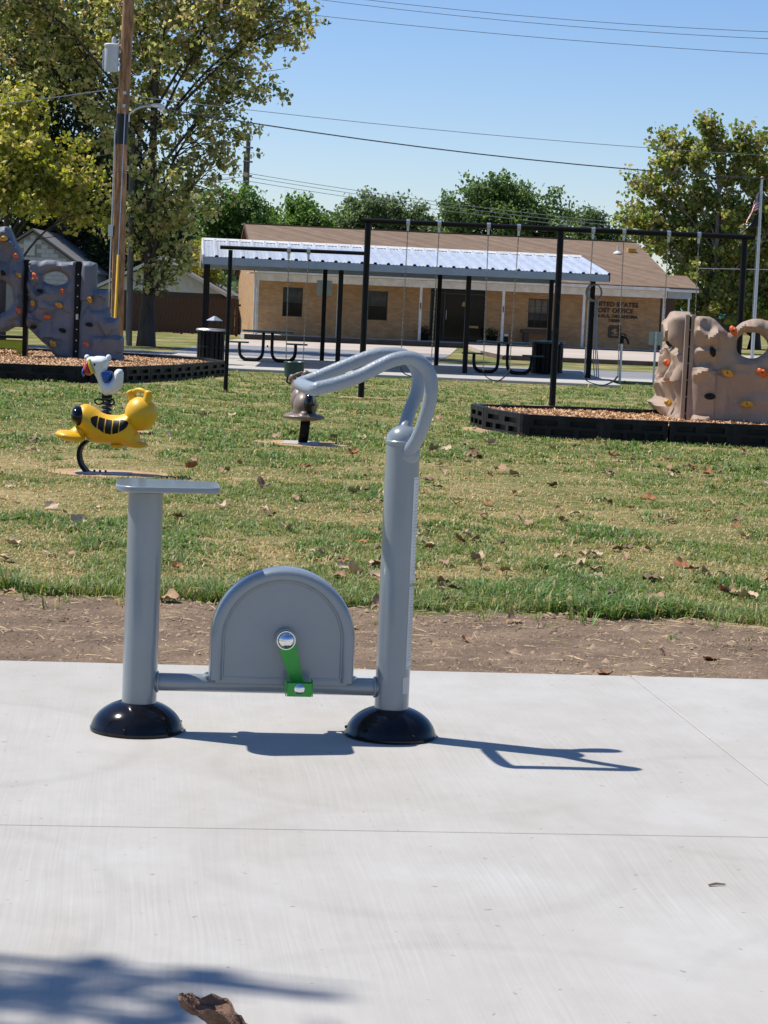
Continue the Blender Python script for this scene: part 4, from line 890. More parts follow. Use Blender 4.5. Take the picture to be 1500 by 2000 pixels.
for (x, z, m, s, rr_, yy) in [(-0.76, 1.69, 'orange_hold', 0.055, 60, -0.33), (-0.66, 1.42, 'border_black', 0.05, 20, -0.30), (-0.27, 1.44, 'orange_hold', 0.05, 70, -0.21), (-0.78, 1.20, 'gold_hold', 0.05, 80, -0.33), (-0.32, 1.18, 'gold_hold', 0.065, 25, -0.23), (-0.52, 0.96, 'orange_hold', 0.06, 5, -0.27), (-0.24, 0.72, 'border_black', 0.055, 20, -0.23), (-0.40, 0.47, 'gold_hold', 0.068, 45, -0.25), (-0.76, 0.76, 'border_black', 0.05, 0, -0.30), (0.24, 1.31, 'gold_hold', 0.06, 70, -0.25), (0.25, 0.85, 'border_black', 0.055, 10, -0.30), (0.22, 0.50, 'orange_hold', 0.05, 40, -0.36),
                             (-1.36, 2.34, 'gold_hold', 0.07, 5, -0.28), (-1.12, 2.04, 'orange_hold', 0.055, 40, -0.32), (-1.05, 1.69, 'gold_hold', 0.055, 30, -0.36), (-1.36, 1.72, 'border_black', 0.06, 30, -0.28), (-1.03, 1.05, 'orange_hold', 0.05, 60, -0.34), (-2.0, 1.9, 'orange_hold', 0.06, 20, -0.28)]:
    hold(gw, x, z, yy, m, s, rr_)

tw = thing('climbing_wall', (3.60, 25.9, 0.0), 'tan moulded rock climbing wall with round window on wood chips', 'climbing wall', R(-4))
def inT(U, V):
    top = 1.455 - 0.13 * np.exp(-((U - 0.44) / 0.10) ** 2) - 0.03 * sstep(0.1, 0.3, U) + 0.025 * np.sin(U * 11) + 0.04 * sstep(0.6, 1.0, U)
    a = np.arctan2(V - 1.145, U - 0.715); rr = np.hypot((U - 0.715) / 0.205, (V - 1.145) / 0.165)
    hole = rr < 0.98 + 0.05 * np.cos(5 * a + 0.6)
    return (V < top) & (V > 0.15) & (U > 0.005) & (U < 2.25) & ~hole
fT = facets(44, 13, 0, 2.2, 0.2, 1.5, 0.06, 0.16, [([(0.06, 1.30), (0.20, 1.22), (0.36, 1.32)], 0.12, 0.26), ([(0.05, 1.05), (0.24, 1.06)], 0.08, 0.24), ([(0.05, 0.78), (0.20, 0.84)], 0.11, 0.24), ([(0.06, 0.24), (0.24, 0.26)], 0.12, 0.16), ([(0.42, 1.33), (0.54, 1.41), (0.74, 1.36)], 0.11, 0.20), ([(0.35, 0.72), (0.55, 0.80), (0.80, 0.79), (1.0, 0.86)], 0.055, 0.32), ([(0.60, 0.34), (0.80, 0.50), (1.1, 0.49)], 0.055, 0.36), ([(0.55, 0.92), (0.75, 0.93), (0.95, 1.05)], 0.06, 0.2), ([(1.1, 1.3), (1.4, 1.2)], 0.1, 0.3), ([(1.3, 0.8), (1.7, 0.9)], 0.1, 0.3)])
rock('rock_panel', 0.0, 2.3, 0.1, 1.6, 0.024, inT, lambda U, V: fT(U, V) * (0.7 + 0.6 * (U < 0.3)), 0.24, 'rock_tan', tw)
def inS(U, V):
    W = -U; top = 1.46 + 0.03 * np.sin(W * 8) - 0.05 * sstep(0.5, 1.6, W) + 0.05 * np.exp(-((W - 0.9) / 0.15) ** 2)
    return (V < top) & (V > 0.15) & (W > 0.0) & (W < 1.55 + 0.25 * (V < 0.5))
fS = facets(52, 30, -1.8, 0, 0.2, 1.5, 0.10, 0.35, [([(-1.3, 1.0), (-0.7, 1.08), (-0.2, 1.0)], 0.10, 0.3), ([(-1.4, 0.60), (-0.5, 0.66)], 0.12, 0.36), ([(-1.6, 0.36), (-0.9, 0.34)], 0.16, 0.3)])
sd = rock('rock_panel', -1.85, 0.0, 0.1, 1.6, 0.026, inS, lambda U, V: fS(U, V), 0.16, 'rock_tan', tw)
sd.location = (-0.02, 0.04, 0); sd.rotation_euler = (0, 0, R(-85))
MB().box((-0.035, -0.05, 0.81), (0.016, 0.12, 1.30)).build('post', 'black_paint', tw, bevel=0.004)
for sx_ in (-0.070, 0.0): MB().box((sx_, -0.085, 0.815), (0.050, 0.09, 1.33)).build('seam_flange', 'rock_tan', tw, bevel=0.006)
for k in range(6): MB().cyl((-0.052, -0.118, 0.30 + 0.2 * k), (-0.018, -0.118, 0.30 + 0.2 * k), 0.008, n=8).build('seam_bolt', 'rock_tan', tw)
for (x, z, m, s, rr_, yy) in [(0.47, 1.31, 'orange_hold', 0.055, 60, -0.20), (0.24, 1.05, 'border_black', 0.05, 70, -0.22), (0.43, 0.81, 'gold_hold', 0.065, 25, -0.19), (0.84, 0.83, 'orange_hold', 0.06, 40, -0.19), (0.24, 0.52, 'border_black', 0.055, 0, -0.20), (0.68, 0.45, 'gold_hold', 0.065, 0, -0.19), (1.2, 0.9, 'gold_hold', 0.06, 30, -0.18), (1.45, 0.5, 'orange_hold', 0.06, 30, -0.18)]:
    hold(tw, x, z, yy, m, s, rr_)
for (x, y, z, m) in [(-0.25, 0.55, 0.88, 'orange_hold'), (-0.22, 0.35, 0.40, 'gold_hold'), (-0.24, 0.4, 1.13, 'border_black')]:
    o = hold(tw, x, z, y, m, 0.06, 20); o.rotation_euler = (0, 0, R(-70))

# lime bench beyond the grey wall
bn = thing('play_bench', (-7.25, 40.6, 0.18), 'lime green low platform with a dark top under the grey climbing wall', 'platform')
MB().box((0, 0, 0.36), (0.75, 0.5, 0.05)).build('top', 'black_paint', bn, bevel=0.01)
MB().box((0, 0, 0.22), (0.70, 0.40, 0.16)).build('skirt', 'lime_paint', bn, bevel=0.008)
for sx_ in (-0.28, 0.28):
    for sy_ in (-0.16, 0.16): MB().box((sx_, sy_, 0.07), (0.09, 0.07, 0.18)).build('leg', 'lime_paint', bn, bevel=0.006)

# ------------------------------------------------------------------ swing frame and swings
sf = thing('swing_set', (-0.41, 32.95, 0), 'black steel swing frame with one low bay and two tall bays', 'swing frame')
zt = 2.70; X0 = 0.41
posts = [(-0.02 - 0.0, 0.068, zt), (2.91, 0.070, zt), (5.71, 0.068, zt)]
for x_, r_, h_ in posts: MB().cyl((x_, 0, -0.15), (x_, 0, h_ - 0.03), r_ * 0.7, r_ * 0.7, 20).build('post', 'black_worn' if x_ > 1 and x_ < 4 else 'black_paint', sf, smooth=40)
MB().cyl((-0.13, 0, zt), (5.86, 0, zt), 0.041, n=18).build('beam', 'black_paint', sf, smooth=40)
MB().cyl((-2.10, 0.05, -0.15), (-2.10, 0.05, 2.17), 0.033, n=16).build('post', 'black_worn', sf, smooth=40)
MB().cyl((-2.26, 0.05, 2.205), (-0.06, 0.03, 2.205), 0.029, n=16).build('beam', 'black_paint', sf, smooth=40)
def chain_obj(a, b, name, parent, link=0.052):
    a = Vector(a); b = Vector(b); L = (b - a).length; k = int(L / (link * 0.62)); d = (b - a).normalized(); q_ = Vector((0, 0, 1)).rotation_difference(d)
    mb = MB(); seg = [(0.0085 * math.cos(t), 0, 0.5 * link * math.sin(t)) for t in np.linspace(0, 2 * math.pi, 10, endpoint=False)]
    for i in range(k):
        c_ = a.lerp(b, (i + 0.5) / k); tw_ = Quaternion((0, 0, 1), R(45 + 90 * (i % 2)))
        mb.tube([c_ + q_ @ (tw_ @ Vector(p)) for p in seg], 0.0031, 5, closed=True)
    o = mb.build(name, 'chain', parent, fix=False); o['kind'] = 'stuff'; return o
def swing(xl, xr, xsl, xsr, zb, kind, label, zt_=2.70, zs=0.5, y=0.0):
    rt_ = thing('swing', ((xl + xr) / 2 , 32.95 + y, zt_), label, 'swing', group='swings hanging from the black frame')
    c0 = (xl + xr) / 2
    for xt, xs_ in ((xl, xsl), (xr, xsr)):
        hg = MB(); hg.lathe([(0.0, -0.028), (0.0505, -0.028), (0.0505, 0.028), (0.0, 0.028)], (0, 0, 0), 20); o = hg.build('hanger', 'galv', rt_, smooth=40); o.rotation_euler = (0, R(90), 0); o.location = (xt - c0, 0, 0)
        MB().box((xt - c0, 0, -0.085), (0.035, 0.03, 0.09)).build('hanger_clevis', 'galv', rt_, bevel=0.004)
        chain_obj((xt - c0, 0, -0.12), (xs_ - c0, 0, zs - zt_), 'chain', rt_)
    if kind == 'belt':
        P = catmull([(xsl - c0, 0, zs - zt_), (xsl - c0 + 0.05, 0, zs - zt_ - 0.085), ((xsl + xsr) / 2 - c0 - 0.06, 0, zb - zt_ + 0.01), ((xsl + xsr) / 2 - c0 + 0.04, 0, zb - zt_), (xsr - c0 - 0.07, 0, zs - zt_ - 0.075), (xsr - c0, 0, zs - zt_ + 0.01)], 6)
        band(P, 0.08, 0.012).build('seat', 'border_black', rt_, smooth=40)
    else:
        pr = [(0.105, -0.26), (0.145, -0.24), (0.155, -0.10), (0.165, -0.02), (0.160, -0.015), (0.145, -0.03), (0.135, -0.2), (0.0, -0.22)]
        MB().lathe([(0, -0.26)] + pr, (0, 0, zs - zt_ + 0.05), 20).build('seat', 'table_green', rt_, smooth=40)
        for s_ in (-1, 1): MB().tube(catmull([(0.09 * s_, -0.07, zs - zt_ - 0.2), (0.10 * s_, -0.09, zs - zt_ - 0.27), (0.05 * s_, -0.04, zs - zt_ - 0.30)], 4), 0.015, 8).build('leg_strap', 'border_black', rt_, smooth=60)
    return rt_
S_ = 32.95 / 4200
swing(0.175, 0.65, 0.155, 0.62, 0.36, 'belt', 'belt swing nearest the left tall post, half hidden by the bike handle')
swing(1.40, 1.86, 1.42, 1.82, 0.36, 'belt', 'belt swing hanging just left of the middle swing post')
swing(2.99, 3.46, 2.97, 3.48, 0.36, 'belt', 'belt swing hanging just right of the middle swing post')
swing(4.14, 4.60, 4.13, 4.62, 0.36, 'belt', 'belt swing at the right end, its seat behind the tan wall')
swing(-1.62, -1.32, -1.60, -1.34, 0.36, 'bucket', 'dark green bucket swing hanging from the low bay of the frame', 2.205, 0.48, 0.04)

# ------------------------------------------------------------------ shelter
sh = thing('picnic_shelter', (-0.02, 46.27, 0.05), 'open picnic shelter with ribbed silver metal roof and black posts', 'shelter', R(5.5))
EH = 2.10; RH = 2.70; YR = 2.55; OV = 0.9; EL = -4.02; ER = 4.36
for x_ in (-3.99, -1.12, 1.63, 4.33): MB().box((x_, 0, 1.09), (0.10, 0.10, 2.18)).build('post', 'black_paint', sh, bevel=0.006)
for x_ in (-3.90, -1.12, 1.63, 4.33): MB().box((x_, 5.3, 1.09), (0.10, 0.10, 2.18)).build('post', 'black_paint', sh, bevel=0.006)
fy, by_ = -OV, 5.3 + OV - 0.1; ry_ = (fy + by_) / 2; e0 = EH + 0.13; rdg = 2.66
EL2, ER2 = -4.07, 4.50
nP = 31; pw_ = (ER2 - EL2) / nP
def roof_panel_mesh(y0, z0, y1, z1):
    """one ribbed sheet from eave to ridge"""
    mb = MB(); w_ = pw_; pr = [(0, 0.044), (0.022, 0.044), (0.045, 0.004), (0.085, 0.004), (0.095, 0.010), (0.110, 0.010), (0.120, 0.004), (0.165, 0.004), (0.175, 0.010), (0.190, 0.010), (0.200, 0.004), (w_ - 0.045, 0.004), (w_ - 0.022, 0.044), (w_, 0.044)]
    k = len(pr); top = [(x, y0, z0 + z) for x, z in pr] + [(x, y1, z1 + z) for x, z in pr]; bot = [(x, y, z - 0.004) for x, y, z in top]
    vs_ = top + bot; fs = []
    for i in range(k - 1):
        fs.append((i, i + 1, k + i + 1, k + i)); fs.append((2 * k + i, 3 * k + i, 3 * k + i + 1, 2 * k + i + 1)); fs.append((i, 2 * k + i, 2 * k + i + 1, i + 1)); fs.append((k + i, k + i + 1, 3 * k + i + 1, 3 * k + i))
    fs += [(0, k, 3 * k, 2 * k), (k - 1, 3 * k - 1, 4 * k - 1, 2 * k - 1)]
    mb.add(vs_, fs); me = mb.mesh('roof_panel'); me.materials.append(M['roof_metal']); return me
mf = roof_panel_mesh(fy, e0, ry_, rdg); mbk = roof_panel_mesh(by_, e0, ry_, rdg)
for i in range(nP):
    for me in (mf, mbk): o = mk('roof_panel', me, sh); o.location = (EL2 + i * pw_ + 0.0006, 0, 0)
MB().prism([(ry_ - 0.16, rdg - 0.005), (ry_, rdg + 0.045), (ry_ + 0.16, rdg - 0.005), (ry_ + 0.16, rdg + 0.0), (ry_, rdg + 0.055), (ry_ - 0.16, rdg + 0.0)], EL2 - 0.02, ER2 + 0.02, 'x').build('ridge_cap', 'trim_white', sh)
MB().box(((EL2 + ER2) / 2, fy + 0.012, e0 - 0.078), (ER2 - EL2 + 0.02, 0.024, 0.15)).build('fascia', 'fascia', sh, bevel=0.004)
MB().box(((EL2 + ER2) / 2, by_ - 0.012, e0 - 0.078), (ER2 - EL2 + 0.02, 0.024, 0.15)).build('fascia', 'fascia', sh, bevel=0.004)
for x_ in (EL2 - 0.012, ER2 + 0.012):
    mb = MB(); mb.prism([(fy, e0 - 0.14), (ry_, rdg - 0.14), (by_, e0 - 0.14), (by_, e0 + 0.04), (ry_, rdg + 0.04), (fy, e0 + 0.04)], x_ - 0.011, x_ + 0.011, 'x'); mb.build('barge_board', 'trim_white' if x_ < 0 else 'black_paint', sh)
for yy in (0, 5.3): MB().box((0.23, yy, EH + 0.135), (8.35, 0.09, 0.10)).build('beam', 'black_paint', sh)
for yy in (0.9, 1.8, 3.4, 4.4): zz = e0 + (rdg - e0) * (1 - abs(yy - ry_) / (ry_ - fy)) - 0.045; MB().box((0.215, yy, zz), (8.45, 0.06, 0.06)).build('purlin', 'black_paint', sh)
MB().tube([(4.23, -0.10, 0.0), (4.24, -0.10, 1.95)], 0.018, 8).build('conduit', 'galv', sh, smooth=60)
# hose coil on the right front post
hs_ = thing('garden_hose', (4.30, 46.58, 1.90), 'grey garden hose coiled and hanging on the right shelter post', 'hose')
for k in range(4): MB().tube([(0.165 * (1 - 0.03 * k) * math.cos(a) + 0.01 * k, -0.03 - 0.02 * k, 0.19 * (1 - 0.04 * k) * math.sin(a)) for a in np.linspace(0, 2 * math.pi, 30, endpoint=False)], 0.012, 6, closed=True).build('coil', 'hose', hs_, smooth=60)
for k, dx_ in enumerate((0.06, 0.11, 0.15)): MB().tube(catmull([(0.05 + 0.03 * k, -0.06, -0.15), (0.06 + 0.02 * k, -0.06, -0.9), (dx_ + 0.01, -0.06, -1.4), (dx_ + 0.06, -0.08, -1.88)], 8), 0.011, 6).build('hanging_length', 'hose', hs_, smooth=60)

# ------------------------------------------------------------------ picnic tables
def picnic(loc, rz, label):
    t = thing('picnic_table', loc, label, 'picnic table', rz, 'picnic tables under the shelter')
    MB().prism(rrect(-0.58, 0.58, 0.36, 0.36, 0.07, 6), 0.66, 0.70, 'z').build('table_top', 'table_green', t, bevel=0.008)
    for s_ in (-1, 1):
        o = MB().prism(rrect(-0.24, 0.24, 0.13, 0.13, 0.05, 5), 0.40, 0.435, 'z').build('bench', 'table_green', t, bevel=0.008); o.location = (s_ * 0.66, 0, 0); o.rotation_euler = (0, 0, 0)
        for yy in (-0.22, 0.22):
            P = catmull([(s_ * 0.10, yy * 0.6, 0.66), (s_ * 0.10, yy * 0.8, 0.32), (s_ * 0.12, yy, 0.14), (s_ * 0.20, yy, 0.05), (s_ * 0.34, yy, 0.028), (s_ * 0.50, yy, 0.04), (s_ * 0.60, yy * 0.9, 0.12), (s_ * 0.63, yy * 0.7, 0.26), (s_ * 0.63, yy * 0.5, 0.40)], 5)
            MB().tube(P, 0.034, 10).build('leg', 'black_paint', t, smooth=60)
    MB().tube([(0, -0.3, 0.35), (0, 0.3, 0.35)], 0.02, 8).build('stretcher', 'black_paint', t, smooth=60)
    return t
def picnic2(loc, rz, label):
    """pedestal frame of bent tubes under a square top with a bench on each side"""
    return picnic(loc, rz, label)
picnic((-2.78, 48.5, 0.055), R(4), 'green-topped picnic table under the left end of the shelter')
picnic((2.45, 47.2, 0.055), R(-3), 'picnic table with a dark bottle on it beside the black bin')
bo = thing('bottle', (2.50, 47.2, 0.756), 'small dark bottle with white cap on the right picnic table', 'bottle')
MB().cyl((0, 0, 0), (0, 0, 0.12), 0.055, n=14).build('body', 'glass_dark', bo, smooth=40); MB().cyl((0, 0, 0.12), (0, 0, 0.17), 0.045, n=14).build('cap', 'white_plastic', bo, smooth=40)

# ------------------------------------------------------------------ litter bins
def bin_(loc, label, hood):
    t = thing('litter_bin', loc, label, 'bin', group='black litter bins at the shelter')
    for k in range(18):
        a = 2 * math.pi * k / 18; MB().box((0.28 * math.cos(a), 0.28 * math.sin(a), 0.36), (0.012, 0.055, 0.68), a).build('slat', 'black_paint', t)
    for z_ in (0.05, 0.36, 0.68): MB().tube([(0.29 * math.cos(a), 0.29 * math.sin(a), z_) for a in np.linspace(0, 2 * math.pi, 28, endpoint=False)], 0.014, 6, closed=True).build('hoop', 'black_paint', t, smooth=60)
    MB().lathe([(0, 0.02), (0.24, 0.02), (0.255, 0.68), (0.0, 0.68)], (0, 0, 0), 24).build('liner', 'black_paint', t, smooth=40)
    MB().lathe([(0.13, 0.70), (0.32, 0.69), (0.325, 0.71), (0.30, 0.735), (0.13, 0.745), (0.13, 0.70)], (0, 0, 0), 28).build('lid', 'galv' if hood else 'table_green', t, smooth=40)
    if hood:
        MB().lathe([(0.0, 0.93), (0.17, 0.90), (0.17, 0.91), (0.03, 0.995), (0, 1.0)], (0.06, 0, 0), 4).build('rain_hood', 'fascia', t)
        for a in (0, 1.57, 3.14, 4.71): MB().cyl((0.06 + 0.12 * math.cos(a), 0.12 * math.sin(a), 0.73), (0.06 + 0.12 * math.cos(a), 0.12 * math.sin(a), 0.915), 0.008, n=6).build('hood_strut', 'black_paint', t)
    return t
bin_((-3.78, 45.2, 0.055), 'black slatted litter bin with a raised pyramid hood by the left shelter post', True)
bin_((3.42, 48.0, 0.055), 'black slatted litter bin beside the right picnic table', False)
bin_((3.62, 48.95, 0.055), 'black litter bin partly behind the other bin at the right table', False)

# yard hydrant and signs
hy = thing('yard_hydrant', (4.97, 46.6, 0), 'grey standpipe water hydrant with black handle near the right shelter post', 'hydrant')
MB().cyl((0, 0, -0.1), (0, 0, 0.85), 0.028, n=12).build('pipe', 'galv', hy, smooth=40)
mb = MB(); mb.cyl((0, 0, 0.83), (0, 0, 1.0), 0.045, n=12); mb.tube(catmull([(0.0, 0, 0.93), (0.07, 0, 0.97), (0.13, 0, 0.90), (0.15, 0, 0.82)], 5), 0.022, 8); mb.build('spout_head', 'black_paint', hy, smooth=50)
MB().tube([(0, 0, 1.0), (-0.03, 0, 1.05), (0.05, 0, 1.04), (0.09, 0, 1.0)], 0.012, 6).build('handle', 'black_paint', hy)
def sign(loc, zt_, s, label, lean=0):
    t = thing('road_sign', loc, label, 'sign', group='signs seen from behind')
    MB().box((0, 0, zt_ / 2 - 0.1), (0.045, 0.03, zt_ + 0.2)).build('post', 'galv', t)
    MB().box((0, 0.025, zt_ - s / 2), (s, 0.004, s)).build('sign_plate', 'sign_back', t, bevel=0.0)
    for z_ in (zt_ - 0.06, zt_ - s + 0.06): MB().cyl((0, -0.016, z_), (0, -0.026, z_), 0.012, n=8).build('bolt', 'galv', t)
sign((5.93, 48.5, -0.03), 1.14, 0.30, 'low square road sign seen from behind, on a grey post beside the tan wall')
sign((-1.70, 53.0, -0.12), 2.10, 0.38, 'square road sign seen from behind, just behind a shelter post')

# ------------------------------------------------------------------ post office
po = thing('post_office', (-5.63, 87.5, 0), 'tan brick post office with brown shingle roof and white porch columns', 'building', R(7.5))
LN, DP, WH, WT = 16.85, 11.0, 2.52, 0.25
op = [(1.16, 1.97, 0.82, 2.0), (4.65, 5.45, 0.82, 2.0), (7.21, 9.53, 0.06, 2.28), (11.3, 12.16, 0.79, 1.98)]
mb = MB()
xs_ = sorted({0.0, LN, *[v for a in op for v in a[:2]]})
for i in range(len(xs_) - 1):
    x0, x1 = xs_[i], xs_[i + 1]; h_ = [a for a in op if a[0] <= (x0 + x1) / 2 <= a[1]]
    if not h_: mb.box(((x0 + x1) / 2, WT / 2, WH / 2 - 0.1), (x1 - x0, WT, WH + 0.2))
    else:
        z0, z1 = h_[0][2], h_[0][3]
        if z0 > 0.1: mb.box(((x0 + x1) / 2, WT / 2, z0 / 2 - 0.1), (x1 - x0, WT, z0 + 0.2))
        mb.box(((x0 + x1) / 2, WT / 2, (z1 + WH) / 2), (x1 - x0, WT, WH - z1))
fwall = mb.build('front_wall', 'po_brick', po)
mb = MB(); mb.prism([(WT, -0.2), (DP, -0.2), (DP, 2.55), (5.5, 4.45), (WT, 2.55)], 0.0, WT, 'x'); mb.build('gable_wall', 'po_brick', po)
mb = MB(); mb.prism([(WT, -0.2), (DP, -0.2), (DP, 2.55), (5.5, 4.45), (WT, 2.55)], LN - WT, LN, 'x'); mb.build('gable_wall', 'po_brick', po)
MB().box((LN / 2, DP - WT / 2, 1.2), (LN - 2 * WT, WT, 2.7)).build('rear_wall', 'po_brick', po)
MB().box((LN / 2, WT + 0.75, 1.2), (LN - 2 * WT - 0.02, 0.1, 2.6)).build('inner_wall', 'dark_wall', po)
MB().prism([(-0.5, -2.35), (17.9, -2.35), (17.9, 0.0), (-0.5, 0.0)], -0.3, 0.085, 'z').build('porch_floor', 'pad_concrete', po, bevel=0.01)
MB().box((8.7, -2.375, -0.08), (18.4, 0.04, 0.30)).build('porch_step', 'kerb_shaded', po)  # dark brown carries the shade on the porch slab's edge
# roof: front slope from porch eave to ridge, rear slope, lower end bay
EY, EZ, RY, RZ = -2.25, 2.62, 5.5, 4.62; sl_ = (RZ - EZ) / (RY - EY); TH = 0.10
def slope(x0, x1, ya_, yb_, z0, z1, name='roof_slope'):
    L = math.hypot(yb_ - ya_, z1 - z0); mb = MB(); mb.box(((x1 - x0) / 2, L / 2, 0), (x1 - x0, L, TH)); o = mb.build(name, 'shingle', po)
    o.location = (x0, ya_, z0); o.rotation_euler = (math.atan2(z1 - z0, yb_ - ya_), 0, 0); return o
rf = slope(-0.15, 17.05, EY, RY, EZ, RZ)
r2 = slope(-0.15, 17.05, RY, DP + 0.5, RZ - 0.002, 2.55)
EYR = EY + (3.14 - EZ) / sl_; slope(17.055, 17.85, EY, EYR, EZ, 3.14, 'roof_slope'); slope(17.055, 17.85, EYR, 5.0, 3.138, 2.5, 'roof_slope')
MB().box((8.45, RY, RZ + 0.055), (17.2, 0.28, 0.035)).build('ridge_cap', 'shingle', po)
MB().box((8.25, EY - 0.04, 2.56), (16.7, 0.10, 0.11)).build('gutter', 'trim_white', po, bevel=0.01)
MB().box((17.2, EY - 0.04, 2.54), (1.25, 0.10, 0.11)).build('gutter', 'galv', po, bevel=0.01)
MB().box((8.25, -1.80, 2.36), (16.75, 0.16, 0.30)).build('porch_beam', 'trim_white', po, bevel=0.006)
MB().box((17.15, -1.80, 2.36), (1.0, 0.16, 0.28)).build('porch_beam', 'fascia', po, bevel=0.006)
MB().box((8.6, -1.0, 2.50), (17.9, 2.0, 0.03)).build('soffit', 'soffit', po)
for x_ in (-0.13,): 
    mb = MB(); mb.prism([(EY, EZ - 0.10), (RY, RZ - 0.10), (RY, RZ + 0.06), (EY, EZ + 0.06)], x_ - 0.06, x_ - 0.025, 'x'); mb.build('barge_board', 'fence_wood', po)
    mb = MB(); mb.prism([(DP + 0.5, 2.45), (RY, RZ - 0.10), (RY, RZ + 0.06), (DP + 0.5, 2.61)], x_ - 0.06, x_ - 0.025, 'x'); mb.build('barge_board', 'fence_wood', po)
for x_ in (0.0, 3.24, 6.55, 9.91, 13.22, 16.54):
    c_ = MB().box((x_, -1.80, 1.15), (0.105, 0.105, 2.14)).build('column', 'trim_white', po, bevel=0.008)
    if x_ in (6.55, 9.91): MB().box((x_, -1.86, 1.48), (0.045, 0.012, 0.24)).build('plaque', 'letter', c_)
MB().cyl((17.55, -1.85, 0.08), (17.55, -1.85, 2.26), 0.045, n=12).build('end_post', 'galv', po, smooth=40)
MB().cyl((-0.12, -1.92, 0.05), (-0.12, -1.92, 2.45), 0.035, n=10).build('downpipe', 'trim_white', po, smooth=40)
MB().box((17.2, 0.35, 1.2), (0.68, 0.12, 2.6)).build('end_wall', 'bench_brown', po)
def window(x0, x1, z0, z1, cols_, rows_, grid):
    w_ = bpy.data.objects.new('window', None); col.objects.link(w_); w_.parent = po; w_.location = (x0, 0.08, z0); W, Hh = x1 - x0, z1 - z0
    mb = MB(); fr = 0.035
    for c_, d_ in (((W / 2, 0, fr / 2), (W, 0.06, fr)), ((W / 2, 0, Hh - fr / 2), (W, 0.06, fr)), ((fr / 2, 0, Hh / 2), (fr, 0.06, Hh - 2 * fr)), ((W - fr / 2, 0, Hh / 2), (fr, 0.06, Hh - 2 * fr)), ((W / 2, 0.0, Hh / 2), (W - 2 * fr, 0.05, 0.045))): mb.box(c_, d_)
    mb.build('frame', 'window_frame', w_)
    for i in range(cols_):
        for j in range(rows_):
            pw2 = (W - 2 * fr) / cols_; ph2 = (Hh - 2 * fr) / rows_
            MB().box((fr + pw2 * (i + 0.5), 0.02, fr + ph2 * (j + 0.5)), (pw2 - 0.018 * grid, 0.012, ph2 - 0.018 * grid)).build('pane', ('glass_pale' if j >= rows_ / 2 else 'glass_dark') if not grid else ('glass_cream' if j >= 2 else ('glass_pale' if j else 'glass_dark')), w_)
    if grid:
        for i in range(1, cols_): MB().box((fr + (W - 2 * fr) * i / cols_, 0.008, Hh / 2), (0.02, 0.03, Hh - 2 * fr)).build('glazing_bar', 'window_frame', w_)
        for j in range(1, rows_): MB().box((W / 2, 0.004, fr + (Hh - 2 * fr) * j / rows_), (W - 2 * fr, 0.034, 0.02)).build('glazing_bar', 'window_frame', w_)
    MB().box((W / 2, 0.16, Hh * 0.74), (W - 0.08, 0.01, Hh * 0.45)).build('blind', 'siding', w_)
    MB().box((W / 2, -0.10, -0.03), (W + 0.10, 0.10, 0.055)).build('sill', 'po_brick', w_)
window(1.16, 1.97, 0.82, 2.0, 1, 2, 0); window(4.65, 5.45, 0.82, 2.0, 1, 2, 0); window(11.3, 12.16, 0.79, 1.98, 3, 4, 1)
# aluminium entrance: sidelight, door, sidelight
en = bpy.data.objects.new('entrance', None); col.objects.link(en); en.parent = po; en.location = (7.21, 0.10, 0.085)
EW, EHh = 2.32, 2.19
for x_ in (0.03, 0.60, 1.56, EW - 0.03): MB().box((x_, 0, EHh / 2), (0.06, 0.09, EHh)).build('mullion', 'window_frame', en)
for z_ in (0.03, 1.95, EHh - 0.03): MB().box((EW / 2, 0, z_), (EW - 0.12, 0.08, 0.055)).build('rail', 'window_frame', en)
for x0, x1 in ((0.06, 0.57), (0.63, 1.53), (1.59, EW - 0.06)):
    MB().box(((x0 + x1) / 2, 0.01, 1.0), (x1 - x0, 0.012, 1.85)).build('pane', 'glass_dark', en); MB().box(((x0 + x1) / 2, 0.01, 2.055), (x1 - x0, 0.012, 0.17)).build('pane', 'glass_dark', en)
MB().tube([(0.68, -0.05, 0.85), (0.68, -0.09, 0.9), (0.68, -0.09, 1.25), (0.68, -0.05, 1.3)], 0.012, 6).build('door_handle', 'galv', en)
MB().prism([(0, 0), (0.13, 0), (0.15, 0.06), (0.11, 0.09), (0.12, 0.16), (0.07, 0.2), (0.03, 0.15), (0, 0.1)], 0, 0.003, 'y').build('door_sticker', 'gold', en).location = (1.34, -0.002, 1.45)
MB().box((1.86, -0.0, 0.62), (0.40, 0.004, 0.09)).build('door_sticker', 'gold', en)
MB().cyl((15.69, 3.2, EZ + sl_ * 5.45 + 0.0), (15.69, 3.2, EZ + sl_ * 5.45 + 0.36), 0.045, n=12).build('vent_pipe', 'trim_white', po, smooth=40)
MB().lathe([(0, 0), (0.2, 0), (0.17, 0.05), (0.06, 0.12), (0, 0.12)], (15.69, 3.2, EZ + sl_ * 5.45 + 0.04), 16).build('vent_flashing', 'trim_white', po, smooth=40)
MB().box((16.38, 3.6, EZ + sl_ * 5.85 + 0.11), (0.36, 0.34, 0.20)).build('roof_vent', 'gold_hold', po, bevel=0.02)
def text_mesh(s, size, depth=0.012):
    cu = bpy.data.curves.new('t', 'FONT'); cu.body = s; cu.size = size; cu.extrude = depth; cu.align_x = 'CENTER'; cu.offset = size * 0.035; cu.space_character = 1.08
    o = bpy.data.objects.new('t', cu); col.objects.link(o); dg = bpy.context.evaluated_depsgraph_get(); dg.update()
    me = bpy.data.meshes.new_from_object(o.evaluated_get(dg)); bpy.data.objects.remove(o); bpy.data.curves.remove(cu); me.materials.clear(); me.materials.append(M['letter']); return me
